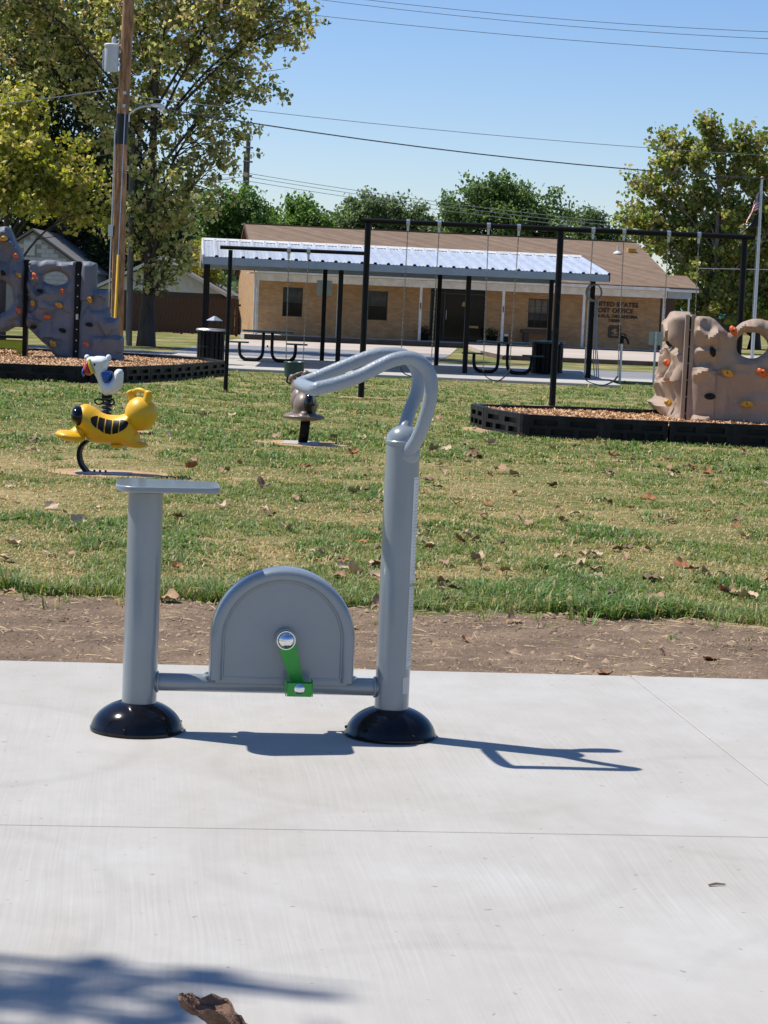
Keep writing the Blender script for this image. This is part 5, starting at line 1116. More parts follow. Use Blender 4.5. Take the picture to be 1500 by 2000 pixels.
for s, size, zz, xx in (('UNITED STATES', 0.262, 1.80, 14.92), ('POST OFFICE', 0.262, 1.545, 14.90), ('TALALA, OKLAHOMA', 0.185, 1.335, 14.96), ('74080', 0.185, 1.155, 14.93)):
    o = mk('lettering', text_mesh(s, size), po); o.rotation_euler = (R(90), 0, 0); o.location = (xx, -0.022, zz)
# emblem: rounded shield with ring and standing eagle
def rsq(h, r, k=6): return rrect(-h, h, h, h, r, k)
em = MB().prism([(x, y) for x, y in rrect(-0.27, 0.27, 0.27, 0.27, 0.08, 6)], -0.03, -0.012, 'y').build('emblem', 'letter', po); em.location = (14.97, 0, 0.76)
MB().prism([(x, y) for x, y in rrect(-0.185, 0.185, 0.185, 0.185, 0.05, 5)], -0.034, -0.031, 'y').build('emblem_field', 'bench_brown', em)
MB().prism([(-0.15, -0.02), (-0.10, 0.07), (-0.02, 0.13), (0.07, 0.125), (0.10, 0.09), (0.04, 0.07), (0.07, 0.02), (0.15, -0.05), (0.10, -0.06), (0.12, -0.10), (0.04, -0.09), (-0.02, -0.13), (-0.05, -0.06), (-0.02, 0.0), (-0.07, -0.01)], -0.040, -0.036, 'y').build('emblem_eagle', 'gold', em)
MB().box((0, -0.037, -0.145), (0.28, 0.003, 0.03)).build('emblem_band', 'gold', em)
for k in range(36):
    a = 2 * math.pi * k / 36; rr_ = 0.225 / max(abs(math.cos(a)), abs(math.sin(a))); rr_ = min(rr_, 0.275); MB().box((rr_ * math.cos(a), -0.032, rr_ * math.sin(a)), (0.018, 0.003, 0.018)).build('emblem_star', 'gold', em)
# porch furniture
pb = thing('bench', (0, 0, 0), 'dark brown bench under the gridded window on the porch', 'bench')
def po_pt(x, y, z): c_, s_ = math.cos(R(7.5)), math.sin(R(7.5)); return (-5.63 + x * c_ - y * s_, 87.5 + x * s_ + y * c_, z)
pb.location = po_pt(11.6, -0.5, 0.085); pb.rotation_euler = (0, 0, R(7.5))
MB().box((0.1, 0, 0.55), (1.5, 0.42, 0.16)).build('seat', 'bench_brown', pb, bevel=0.01)
for s_ in (-0.45, 0.65): MB().box((s_, 0, 0.235), (0.22, 0.34, 0.47)).build('leg', 'bench_brown', pb, bevel=0.01)
def planter(x, label, g_):
    t = thing('planter', po_pt(x, -0.45, 0.085), label, 'planter')
    MB().lathe([(0, 0), (0.17, 0), (0.25, 0.30), (0.23, 0.30), (0.2, 0.27), (0, 0.27)], (0, 0, 0), 18).build('pot', 'black_worn', t, smooth=40)
    g = np.random.default_rng(g_); n = 160; p = g.normal(0, 0.13, (n, 3)) * np.array([1, 1, 0.7]) + np.array([0, 0, 0.40]); d = g.normal(0, 1, (n, 3)); d /= np.linalg.norm(d, axis=1, keepdims=True); e = np.cross(d, g.normal(0, 1, (n, 3))); e /= np.linalg.norm(e, axis=1, keepdims=True)
    V = np.stack([p - d * 0.06, p + e * 0.035, p + d * 0.06, p - e * 0.035], 1).reshape(-1, 3); cc = np.where(g.random((n, 1)) < (0.3 if g_ == 1 else 0.05), np.array([[0.35, 0.08, 0.10]]), np.array([[0.06, 0.10, 0.03]])) * g.uniform(0.6, 1.3, (n, 1))
    raw('plant', V, np.arange(n)[:, None] * 4 + np.array([[0, 1, 2, 3]]), 'leaf', t, np.repeat(cc, 4, 0))['kind'] = 'stuff'
planter(6.95, 'dark pot with reddish flowers left of the post office door', 1); planter(9.75, 'dark pot with green plant right of the post office door', 2)

# ------------------------------------------------------------------ neighbours: block house, garage, fence, teal-roofed shed
ho = thing('block_house', (-16.75, 100, 0), 'pale block house with a louvred gable behind the grey climbing wall', 'house')
MB().prism([(-2.55, -0.2), (2.55, -0.2), (2.55, 2.36), (0, 4.10), (-2.55, 2.36)], 0.02, 8, 'y').build('wall', 'mortar', ho)
bm_ = {}
for r_ in range(11):
    z0 = 1.75 + r_ * 0.20; lim = (4.02 - z0 - 0.2) / 0.6806
    x = -3.6 + (0.2 if r_ % 2 else 0.0)
    while x < 3.6:
        a = max(x + 0.006, -lim, -2.53); b = min(x + 0.394, lim, 2.53); 
        if b - a > 0.08 and not (a < 0.12 and b > -0.42 + 0.1 and 3.0 < z0 + 0.1 < 3.62):
            key = round(b - a, 3)
            if key not in bm_: me = MB().box((0, 0, 0), (key, 0.03, 0.186)).mesh('brick'); me.materials.append(M['block']); bm_[key] = me
            o = mk('brick', bm_[key], ho); o.location = ((a + b) / 2, 0.012 + random.uniform(-0.002, 0.002), z0 + 0.1)
        x += 0.4
for s_ in (-1, 1):
    mb = MB(); mb.prism([(0, 4.16), (s_ * 2.75, 2.29), (s_ * 2.75, 2.40), (0, 4.27)], -0.20, 8.3, 'y'); mb.build('roof', 'house_roof', ho)
lv = MB().box((-0.15, -0.01, 3.34), (0.50, 0.05, 0.62)).build('gable_vent', 'siding', ho)
for k in range(7): MB().box((-0.15, -0.045, 3.10 + 0.08 * k), (0.42, 0.03, 0.05)).build('louvre', 'trim_white', lv)
MB().box((1.1, 0.0, 1.35), (1.1, 0.06, 0.6)).build('window', 'glass_dark', ho)
ga = thing('garage', (-10.4, 96, 0), 'white sided garage gable behind the brown plank fence', 'garage')
MB().prism([(-2.8, -0.2), (2.8, -0.2), (2.8, 1.55), (0, 3.0), (-2.8, 1.55)], 0.0, 7, 'y').build('wall', 'dark_wall', ga)  # dark tone carries the shadow under the gable
MB().prism([(-2.75, 1.62), (2.75, 1.62), (0, 2.98)], -0.02, -0.003, 'y').build('gable_siding', 'siding', ga)
for s_ in (-1, 1):
    mb = MB(); mb.prism([(0, 3.04), (s_ * 3.15, 1.45), (s_ * 3.15, 1.58), (0, 3.19)], -0.5, 7.2, 'y'); mb.build('roof', 'house_roof', ga)
    mb = MB(); mb.prism([(0, 3.03), (s_ * 3.15, 1.44), (s_ * 3.15, 1.57), (0, 3.18)], -0.53, -0.503, 'y'); mb.build('barge_board', 'trim_white', ga)
fe = thing('plank_fence', (-13.5, 90.2, -0.13), 'brown vertical plank fence between the poles and the post office', 'fence')
pm_ = MB().box((0, 0, 0.80), (0.142, 0.022, 1.52)).mesh('plank'); pm_.materials.append(M['fence_wood'])
for k in range(47):
    o = mk('plank', pm_, fe); o.location = (k * 0.152, 0, random.uniform(-0.012, 0.012)); o.rotation_euler = (0, random.uniform(-0.006, 0.006), 0)
for z_ in (0.35, 0.85, 1.3): MB().box((3.55, 0.04, z_), (7.2, 0.05, 0.09)).build('rail', 'fence_wood', fe)
for k in range(4): MB().box((0.1 + k * 2.3, 0.09, 0.75), (0.09, 0.09, 1.6)).build('fence_post', 'fence_wood', fe)
te = thing('shed', (17.2, 120, -0.13), 'low shed with a turquoise roof glimpsed under the right trees', 'shed')
MB().box((0, 2, 0.85), (4.6, 4, 1.9)).build('wall', 'dark_wall', te); MB().prism([(-0.5, 1.62), (2, 2.35), (4.5, 1.62), (4.5, 1.74), (2, 2.47), (-0.5, 1.74)], -2.5, 2.5, 'x').build('roof', 'teal_roof', te)

# ------------------------------------------------------------------ poles and wires
up_ = thing('utility_pole', (-6.50, 51.0, -0.1), 'brown wooden utility pole with black wrap, grey transformer and street lamp', 'utility pole')
MB().tube([(0, 0, -0.2), (-0.01, 0, 2.5), (-0.03, 0, 5.0), (0.03, 0, 8.0), (0.08, 0, 11.5)], [0.158, 0.150, 0.142, 0.135, 0.12], 18).build('pole', 'pole_wood', up_, smooth=50)
MB().tube([(-0.03, 0, 5.02), (-0.02, 0, 5.72)], 0.148, 18).build('wrap', 'tar_black', up_, smooth=50)
tr = MB().lathe([(0, 0), (0.155, 0), (0.165, 0.03), (0.165, 0.56), (0.185, 0.58), (0.185, 0.61), (0.15, 0.64), (0, 0.65)], (-0.31, -0.12, 6.68), 24).build('transformer', 'transformer', up_, smooth=40)
MB().lathe([(0, 0), (0.055, 0), (0.05, 0.04), (0.06, 0.06), (0.05, 0.09), (0.055, 0.12), (0.03, 0.16), (0, 0.16)], (-0.26, -0.12, 7.32), 14).build('bushing', 'lamp_head', tr, smooth=50)
for z_ in (6.85, 7.15): MB().box((-0.17, -0.06, z_), (0.16, 0.05, 0.07)).build('bracket', 'galv', tr)
for z_ in (6.75, 6.98): MB().tube([(-0.48, -0.12, z_ + 0.2), (-0.50, -0.14, z_ + 0.15), (-0.485, -0.16, z_ - 0.02)], 0.018, 6).build('tank_lug', 'galv', tr, smooth=60)
la = MB().tube(catmull([(0.13, -0.05, 5.55), (0.15, -0.06, 5.74), (0.32, -0.08, 5.86), (0.52, -0.1, 5.92), (0.66, -0.1, 5.93)], 6), 0.024, 8).build('lamp_arm', 'galv', up_, smooth=60)
mb = MB(); mb.ell((0.80, -0.1, 5.95), (0.17, 0.10, 0.05), 20, 10); mb.ell((0.90, -0.1, 5.90), (0.075, 0.08, 0.075), 16, 10); mb.build('lamp_head', 'lamp_head', la, smooth=60)
MB().box((-0.20, -0.10, 3.0), (0.11, 0.10, 0.26)).build('meter_box', 'galv', up_, bevel=0.01)
MB().cyl((-0.20, -0.10, 0), (-0.175, -0.08, 5.3), 0.018, n=8).build('conduit', 'galv', up_, smooth=60)
for z_ in (6.2, 5.9): MB().box((0.03, -0.16, z_), (0.07, 0.03, 0.07)).build('bolt_plate', 'lamp_head', up_)
gu = MB().cyl((0.06, -0.15, 5.95), (0.35, -3.2, 0.15), 0.010, n=6).build('guy_wire', 'wire_light', up_); MB().cyl((0.237, -2.02, 2.40), (0.34, -3.1, 0.35), 0.030, n=10).build('guy_guard', 'guard_yellow', gu, smooth=40)
ol = thing('old_pole', (-8.03, 66.0, -0.13), 'weathered grey pole standing right beside the brown utility pole', 'utility pole')
MB().tube([(0, 0, -0.2), (-0.04, 0, 3.2), (-0.10, 0, 6.45)], [0.10, 0.092, 0.085], 12).build('pole', 'pole_grey', ol, smooth=50)
MB().box((-0.02, -0.10, 3.95), (0.10, 0.05, 0.12)).build('pole_box', 'galv', ol)
fp = thing('far_pole', (-8.72, 125, -0.1), 'dark far utility pole rising behind the post office roof', 'utility pole')
MB().tube([(0, 0, 0), (0.0, 0, 10.9)], [0.17, 0.13], 10).build('pole', 'pole_grey', fp, smooth=50); MB().box((-0.16, 0, 5.0), (0.12, 0.12, 10.0)).build('brace_pole', 'pole_grey', fp)
for z_ in (9.4, 8.6, 10.2): MB().cyl((-0.25, -0.16, z_), (0.3, -0.16, z_), 0.05, n=8).build('insulator', 'pole_grey', fp, smooth=40)
def wire(name, a, b, sag, r, label, m='wire', n=30):
    a = Vector(a); b = Vector(b); P = [a.lerp(b, t) - Vector((0, 0, sag * 4 * t * (1 - t))) for t in np.linspace(0, 1, n)]; o = thing(name, a, label, 'wire'); P = [p - a for p in P]
    MB().tube(P, r, 5).build('strand', m, o, smooth=60)
wire('overhead_wire', (-6.4, 48.0, 8.60), (30, 48.0, 9.8), 1.37, 0.006, 'topmost thin overhead wire crossing the sky')
wire('overhead_wire', (-6.4, 48.6, 8.58), (30, 49.4, 9.78), 1.38, 0.006, 'overhead wire just under the topmost one')
wire('overhead_wire', (-6.4, 50.4, 8.35), (30, 48.0, 8.2), 0.86, 0.0065, 'third overhead wire from the top, crossing the upper sky')
wire('overhead_wire', (-6.4, 51.0, 6.06), (34, 76, 8.09), 0.82, 0.008, 'thin overhead wire above the thick sagging cable', 'wire_light')
wire('overhead_cable', (-6.4, 51.0, 5.89), (34, 76, 8.18), 1.42, 0.016, 'thick black cable sagging above the post office roof')
wire('overhead_wire', (-6.62, 51.0, 6.22), (-30, 51.0, 5.6), 1.0, 0.012, 'pale wire running left from the utility pole', 'wire_light')
wire('overhead_wire', (-8.1, 66.0, 5.8), (-20, 46.0, 1.9), 0.15, 0.010, 'pale service wire sloping down through the left trees', 'wire_light')
for k, dz in enumerate((0.0, 0.20, 0.44)):
    wire('far_wire', (-8.7, 124.8, 8.65 - dz), (32, 124.8, 6.4 - dz), 0.7, 0.016, ['highest', 'middle', 'lowest'][k] + ' of three far wires right of the distant pole', 'wire_light')
    wire('far_wire', (-8.7, 124.8, 8.65 - dz), (-30, 124.8, 9.0 - dz), 0.7, 0.016, ['highest', 'middle', 'lowest'][k] + ' of three far wires left of the distant pole', 'wire_light')
wire('overhead_wire', (11.2, 80, 3.3), (40, 80, 4.6), 0.15, 0.014, 'short white wire behind the flagpole', 'wire_light')

# ------------------------------------------------------------------ flagpole and flags
fl = thing('flagpole', (12.05, 72.0, -0.13), 'tall grey metal flagpole behind the tan climbing wall', 'flagpole')
MB().tube([(0, 0, -0.1), (0, 0, 3.5), (-0.02, 0, 6.25)], [0.062, 0.052, 0.036], 14).build('pole', 'galv', fl, smooth=50)
MB().ell((-0.02, 0, 6.30), (0.06, 0.06, 0.06), 14, 8).build('finial', 'gold', fl, smooth=60)
MB().tube([(-0.09, -0.05, 1.2), (-0.09, -0.06, 6.1)], 0.006, 5).build('halyard', 'wire_light', fl)
def flag_mat():
    m = bpy.data.materials.new('flag_cloth'); m.use_nodes = True; t = m.node_tree; N = t.nodes; L = t.links; b = N['Principled BSDF']
    uvn = N.new('ShaderNodeAttribute'); uvn.attribute_name = 'cloth'; sp = N.new('ShaderNodeSeparateXYZ'); L.new(uvn.outputs['Vector'], sp.inputs[0])
    def mth(op, a, v=None):
        n_ = N.new('ShaderNodeMath'); n_.operation = op; L.new(a, n_.inputs[0])
        if v is not None: n_.inputs[1].default_value = v
        return n_.outputs[0]
    st_ = mth('GREATER_THAN', mth('FRACT', mth('MULTIPLY', sp.outputs[1], 6.5)), 0.5)
    cb = N.new('ShaderNodeMix'); cb.data_type = 'RGBA'; L.new(st_, cb.inputs[0]); cb.inputs[6].default_value = (0.42, 0.02, 0.035, 1); cb.inputs[7].default_value = (0.72, 0.70, 0.68, 1)
    ina = N.new('ShaderNodeMath'); ina.operation = 'MULTIPLY'; L.new(mth('LESS_THAN', sp.outputs[0], 0.42), ina.inputs[0]); L.new(mth('GREATER_THAN', sp.outputs[1], 0.46), ina.inputs[1])
    c2 = N.new('ShaderNodeMix'); c2.data_type = 'RGBA'; L.new(ina.outputs[0], c2.inputs[0]); L.new(cb.outputs[2], c2.inputs[6])
    vo = N.new('ShaderNodeTexVoronoi'); vo.inputs['Scale'].default_value = 14; vo.inputs['Randomness'].default_value = 0; L.new(uvn.outputs['Vector'], vo.inputs['Vector'])
    c3 = N.new('ShaderNodeMix'); c3.data_type = 'RGBA'; L.new(mth('LESS_THAN', vo.outputs['Distance'], 0.28), c3.inputs[0]); c3.inputs[6].default_value = (0.02, 0.03, 0.10, 1); c3.inputs[7].default_value = (0.7, 0.7, 0.7, 1)
    L.new(c3.outputs[2], c2.inputs[7]); L.new(c2.outputs[2], b.inputs['Base Color']); b.inputs['Roughness'].default_value = 0.75; MATS['flag_cloth'] = m
    m = bpy.data.materials.new('black_flag'); m.use_nodes = True; t = m.node_tree; N = t.nodes; L = t.links; b = N['Principled BSDF']
    a = N.new('ShaderNodeAttribute'); a.attribute_name = 'cloth'; v = N.new('ShaderNodeVectorMath'); v.operation = 'DISTANCE'; L.new(a.outputs['Vector'], v.inputs[0]); v.inputs[1].default_value = (0.5, 0.5, 0)
    r_ = N.new('ShaderNodeValToRGB'); e = r_.color_ramp.elements; e[0].position = 0.20; e[0].color = (0.65, 0.65, 0.65, 1); e[1].position = 0.23; e[1].color = (0.012, 0.012, 0.015, 1); L.new(v.outputs['Value'], r_.inputs[0]); L.new(r_.outputs[0], b.inputs['Base Color']); b.inputs['Roughness'].default_value = 0.75; MATS['black_flag'] = m
flag_mat()
def flag(name, top, wid, drop, sway, m, label, seed, W=1.5, Hh=0.95):
    """limp cloth: hoist edge on the pole, the fly gathered in hanging folds"""
    nu_, nv_ = 40, 26; V = []; UVc = []
    for j in range(nv_ + 1):
        for i in range(nu_ + 1):
            s = i / nu_; t = j / nv_
            fall = drop * (s ** 1.15); x = -0.03 - wid * (1 - math.exp(-2.6 * s)) * (0.55 + 0.45 * t) - sway * s * t
            x += 0.030 * math.sin(9.5 * s + 2.2 * t + seed) * s; y = 0.075 * math.sin(13 * s + 3 * t + seed) * (0.2 + s) + 0.03 * math.sin(23 * s + seed * 2)
            z = top - t * Hh * (1 - 0.25 * s) - fall; V.append((x, y, z)); UVc.append((s, 1 - t, 0))
    Q_ = [(j * (nu_ + 1) + i, j * (nu_ + 1) + i + 1, (j + 1) * (nu_ + 1) + i + 1, (j + 1) * (nu_ + 1) + i) for j in range(nv_) for i in range(nu_)]
    o = raw(name, V, Q_, m, None, smooth=True); at_ = o.data.attributes.new('cloth', 'FLOAT_VECTOR', 'POINT'); at_.data.foreach_set('vector', np.array(UVc, np.float32).ravel())
    o.location = (12.0, 71.94, 0); o.modifiers.new('thick', 'SOLIDIFY').thickness = 0.004
    return tag(o, label, 'flag')
flag('flag', 5.72, 0.34, 0.62, 0.06, 'flag_cloth', 'limp red, white and blue striped flag hanging on the flagpole', 0.4, 1.5, 0.62)
flag('flag', 4.98, 0.42, 0.42, 0.20, 'black_flag', 'black and white flag hanging below the striped flag', 2.0, 0.9, 0.40)

# ------------------------------------------------------------------ trees
def tree(name, base, blobs, n_leaf, size, cols, label, seed, bark='bark', trunk_r=0.25, trunk_top=None, clus=0.42, per=26, depth=1.0, group=None, shell=0.55, droop=0.5, twigs=1.0, wide=0.62):
    """tapered trunk, limbs to every bough, and leaf-sized faces gathered in clumps through the crown's volume"""
    g = np.random.default_rng(seed); r = thing(name, base, label, 'tree', group=group)
    B = [(x, g.uniform(-0.55, 0.55) * depth * min(2.4, 1.2 * rr + 0.4), z, rr) for x, z, rr in blobs]
    zt_ = trunk_top or max(b[2] for b in B) * 0.62; wood = MB()
    cx_ = np.mean([b[0] for b in B]) * 0.35
    tp = catmull([(0, 0, -0.25), (0.03, 0.02, zt_ * 0.25), (cx_ * 0.4, 0.05, zt_ * 0.6), (cx_, 0.0, zt_)], 5); nT = len(tp)
    wood.tube(tp, [trunk_r * (1.55 - 0.55 * min(1, i / 4)) * (1 - 0.62 * i / nT) for i in range(nT)], 12)
    cen = []; wts = []
    for bx_, by_, bz_, rr in B:
        f = min(0.92, max(0.22, (bz_ - 0.55 * rr - abs(bx_) * 0.5) / zt_)); i0 = min(nT - 2, int(f * (nT - 1))); p0 = tp[i0]; p1 = Vector((bx_, by_, bz_)); rb = trunk_r * (1 - 0.6 * i0 / nT) * 0.42
        md = p0.lerp(p1, 0.5) + Vector((g.normal(0, 0.12), g.normal(0, 0.12), 0.12 * (p1 - p0).length * (1 if bz_ > p0.z else -0.3)))
        L_ = catmull([p0, md, p1 + Vector((0, 0, rr * 0.25))], 6); k = len(L_); wood.tube(L_, [max(0.018, rb * (1 - 0.78 * i / k)) for i in range(k)], 7)
        nt_ = int((7 + rr * 11) * twigs); cb_ = []
        for _ in range(nt_):
            s = L_[int(g.uniform(0.40, 1.0) * (k - 1))]; d = Vector(g.normal(0, 1, 3)); d.y *= depth; d.z = d.z + 0.25; e = p1 + d.normalized() * rr * g.uniform(0.55, 1.12)
            m_ = s.lerp(e, 0.5) + Vector(g.normal(0, 0.12 * rr, 3)); C_ = catmull([s, m_, e], 4); wood.tube(C_, [max(0.007, rb * 0.30 * (1 - 0.8 * i / len(C_))) for i in range(len(C_))], 5, caps=False)
            for q_ in C_[3:]: cb_.append(q_)
            cb_.append(e); cb_.append(e)
        wts += [rr ** 2.2 / len(cb_)] * len(cb_); cen += cb_
    wood.build('trunk', bark, r, smooth=60, fix=False)
    cen = np.array([tuple(q_) for q_ in cen]); wts = np.array(wts); wts /= wts.sum(); nc = n_leaf // per
    P = np.repeat(cen[g.choice(len(cen), nc, p=wts)] + g.normal(0, clus * 0.5, (nc, 3)), per, 0) + g.normal(0, clus * 0.62, (nc * per, 3)) * np.array([1, 1, 0.8]); n = len(P)
    tone = np.repeat(g.normal(0, 1, nc), per)
    ax = g.normal(0, 1, (n, 3)); ax[:, 2] -= droop; ax /= np.linalg.norm(ax, axis=1, keepdims=True)
    nr = g.normal(0, 1, (n, 3)); nr[:, 2] += 0.6; sd_ = np.cross(ax, nr); sd_ /= np.linalg.norm(sd_, axis=1, keepdims=True) + 1e-9; nn = np.cross(sd_, ax)
    s = size * g.uniform(0.65, 1.3, (n, 1)); w_ = s * wide
    V = np.stack([P - ax * s * 0.5, P + sd_ * w_ * 0.55 + nn * s * 0.16 - ax * s * 0.05, P + ax * s * 0.55, P - sd_ * w_ * 0.55 + nn * s * 0.16 - ax * s * 0.05], 1).reshape(-1, 3)
    q_ = np.arange(n)[:, None] * 4; tri_ = np.concatenate([q_ + np.array([[0, 1, 2]]), q_ + np.array([[0, 2, 3]])])
    C = np.array(cols); ci = np.clip((0.5 + 0.28 * tone + g.normal(0, 0.22, n)) * len(C), 0, len(C) - 1).astype(int); cc = C[ci] * g.uniform(0.72, 1.28, (n, 1))
    raw('crown', V, tri_, 'leaf', r, np.repeat(cc, 4, 0)); return r
OLIVE = [(0.110, 0.140, 0.042), (0.230, 0.262, 0.078), (0.370, 0.385, 0.130), (0.54, 0.52, 0.240), (0.44, 0.36, 0.17)]
YEL = [(0.17, 0.20, 0.034), (0.28, 0.30, 0.050), (0.38, 0.37, 0.080), (0.42, 0.36, 0.12)]
DARK = [(0.028, 0.045, 0.014), (0.040, 0.062, 0.018), (0.055, 0.078, 0.022)]
MID = [(0.085, 0.160, 0.042), (0.125, 0.215, 0.056), (0.170, 0.265, 0.072)]
FAR = [(0.105, 0.155, 0.070), (0.135, 0.188, 0.084), (0.165, 0.220, 0.098)]
syc = [(-4.0, 9.9, 2.2), (-5.6, 11.0, 2.4), (-2.9, 8.3, 1.5), (-4.9, 8.6, 1.2), (1.94, 9.44, 2.36), (-0.85, 9.48, 2.67), (3.55, 9.7, 1.40), (4.45, 9.95, 0.75), (0.62, 11.81, 3.46), (3.41, 11.48, 2.04), (1.27, 6.51, 1.73), (2.62, 7.79, 1.18), (-0.75, 6.58, 1.73), (0.57, 4.32, 1.40), (1.62, 5.29, 1.10), (-0.66, 3.5, 1.2), (0.85, 2.79, 0.9), (0.17, 2.13, 0.7)]
tree('sycamore_tree', (-7.51, 66, -0.13), syc, 31000, 0.150, OLIVE, 'tall yellowing sycamore with thick trunk right behind the utility pole', 101, 'bark', 0.215, 8.5, 0.20, 7, 1.0, wide=0.85)
yel = [(-0.13, 4.95, 1.35), (-0.86, 5.7, 1.3), (0.75, 4.15, 0.95), (-1.1, 4.4, 1.1), (1.3, 4.81, 0.86), (-0.32, 6.42, 0.71), (-2.6, 4.9, 1.6), (1.9, 3.9, 0.6), (-2.8, 3.6, 1.2)]
tree('sycamore_tree', (-10.9, 60, -0.13), [(x + 0.8, z, r_) for x, z, r_ in yel], 12000, 0.145, YEL, 'smaller bright yellow-green tree at the left edge', 102, 'bark', 0.14, 4.2, 0.24, 9, 0.9, wide=0.9)
dark = [(-2.1, 13.6, 3.6), (-0.3, 11.0, 3.2), (-3.0, 8.4, 3.8), (0.9, 4.6, 2.5), (-1.4, 4.2, 2.5), (2.7, 3.2, 1.8), (1.8, 8.0, 3.0), (1.0, 14.5, 3.0), (5.4, 3.6, 1.8), (4.2, 2.0, 1.3), (-6, 10, 3.8), (-6, 5, 3.0), (3.6, 6.2, 1.8)]
tree('shade_tree', (-16.5, 108, -0.13), dark, 40000, 0.24, DARK, 'dense dark green tree behind the sycamore at the left', 103, 'bark', 0.35, 9.0, 0.5, 12, 1.0)
tree('shade_tree', (-14.2, 118, -0.13), [(0, 4, 2.4), (-3, 5, 2.6), (3, 4.5, 2.2), (-6, 4.5, 2.4), (1, 6.5, 2.0), (-3, 8, 2.4)], 14000, 0.26, DARK, 'dark tree behind the pale block house', 113, 'bark', 0.3, 5, 0.6, 24, 0.8)
tree('leafy_tree', (-7.85, 112, -0.13), [(-0.59, 5.34, 1.65), (0.59, 5.66, 1.33), (-0.24, 6.54, 0.93), (1.14, 5.02, 1.07), (-1.54, 5.83, 1.2), (-1.6, 4.0, 1.4), (0.8, 3.6, 1.4)], 17000, 0.19, MID, 'bright green tree rising left of the post office roof', 104, 'bark', 0.2, 4.5, 0.36, 22, 0.8)
tree('leafy_tree', (-9.2, 99, -0.13), [(0.3, 2.9, 1.0), (-0.4, 2.3, 0.8), (0.9, 2.2, 0.6), (0.2, 1.4, 0.7)], 5200, 0.15, YEL, 'small bright green tree beside the post office gable', 114, 'bark', 0.1, 2.0, 0.28, 18, 0.8)
tree('leafy_tree', (-5.0, 120, -0.13), [(-0.09, 6.06, 1.14), (-0.81, 6.31, 0.91), (0.63, 5.81, 0.91), (-0.27, 6.9, 0.57), (0.2, 4.6, 1.2), (-0.9, 4.8, 1.0)], 8500, 0.20, MID, 'small upright green tree above the left part of the roof', 105, 'bark', 0.15, 5, 0.32, 20, 0.8)
tree('leafy_tree', (-1.27, 150, -0.13), [(-1.73, 7.34, 1.36), (-0.33, 7.57, 1.43), (1.1, 7.46, 1.36), (-1.42, 8.23, 0.71), (0.17, 8.3, 0.79), (-3.13, 6.92, 0.64), (2.3, 7.15, 1.3), (-1.2, 5.6, 1.5), (1.4, 5.6, 1.6), (3.2, 6.0, 1.4)], 15000, 0.26, FAR, 'grey-green tree left of the round-topped tree behind the roof', 106, 'bark', 0.25, 5.5, 0.4, 22, 0.8)
tree('leafy_tree', (7.36, 145, -0.13), [(-2.41, 7.82, 2.24), (-0.38, 8.25, 2.14), (2.04, 7.85, 2.14), (-1.12, 9.41, 0.9), (0.26, 9.13, 0.97), (-3.75, 7.09, 1.73), (3.43, 7.4, 1.38), (-2.14, 9.19, 0.69), (0, 5.8, 2.4), (-3, 5.5, 2.0), (3, 5.5, 2.0)], 24000, 0.25, [(0.088, 0.145, 0.050), (0.120, 0.185, 0.062), (0.155, 0.225, 0.076)], 'large round-topped green tree behind the middle of the roof', 107, 'bark', 0.35, 6, 0.42, 22, 0.9)
tree('leafy_tree', (14.57, 160, -0.13), [(-0.41, 8.29, 1.22), (-1.14, 7.88, 1.07), (0.54, 8.14, 1.07), (-0.4, 6.2, 1.6), (1.6, 6.8, 1.5)], 7000, 0.28, FAR, 'small far tree just left of the big right tree', 108, 'bark', 0.2, 6, 0.42, 20, 0.8)
rgt = [(-2.94, 8.63, 1.2), (-2.78, 9.9, 0.85), (-1.66, 9.55, 0.95), (-0.63, 10.85, 0.75), (-0.54, 9.46, 1.2), (0.74, 10.4, 0.72), (1.4, 9.7, 0.9), (1.23, 8.56, 1.2), (-4.30, 8.0, 0.6), (-3.08, 6.68, 1.35), (-1.39, 7.24, 1.4), (0.35, 6.83, 1.4), (2.05, 7.14, 1.3), (-3.6, 5.67, 1.2), (-1.76, 5.03, 1.6), (0.23, 4.63, 1.6), (2.18, 4.95, 1.6), (-1.14, 2.85, 1.5), (0.85, 2.45, 1.5), (2.59, 2.28, 1.4), (-1.31, 1.6, 1.0), (3.79, 6.73, 1.9), (3.48, 3.79, 1.9), (-4.4, 6.37, 0.7), (2.6, 8.9, 1.0)]
tree('sycamore_tree', (15.44, 104, -0.13), rgt, 34000, 0.20, [(0.105, 0.155, 0.040), (0.190, 0.245, 0.058), (0.280, 0.330, 0.082), (0.390, 0.400, 0.130), (0.34, 0.28, 0.12)], 'tall yellow-green sycamore behind the right end of the post office', 109, 'bark_pale', 0.20, 9.0, 0.22, 7, 0.9, wide=0.85)
tree('shade_tree', (20.5, 122, -0.13), [(0, 4.5, 2.6), (-3, 3.5, 2.2), (-2, 6, 2.2), (2.5, 5, 2.4), (-4.2, 2.4, 1.5)], 15000, 0.25, DARK, 'dark green tree behind the right sycamore', 110, 'bark', 0.3, 5, 0.5, 22, 0.8)
# tree just outside the left of the view whose boughs shade the pad's near corner
tree('shade_tree', (-7.60, 5.80, -0.09), [(2.35, 7.9, 0.34), (2.64, 7.75, 0.20), (2.98, 8.0, 0.15), (1.75, 8.1, 0.40), (0.7, 7.6, 0.8), (0, 9.2, 1.5), (-1.4, 8.2, 1.5), (-0.6, 6.6, 1.2)], 7000, 0.13, OLIVE, 'sycamore beside the pad whose boughs throw the soft shadow on the concrete', 111, 'bark_pale', 0.20, 7.0, 0.17, 9, 0.35, wide=0.9)
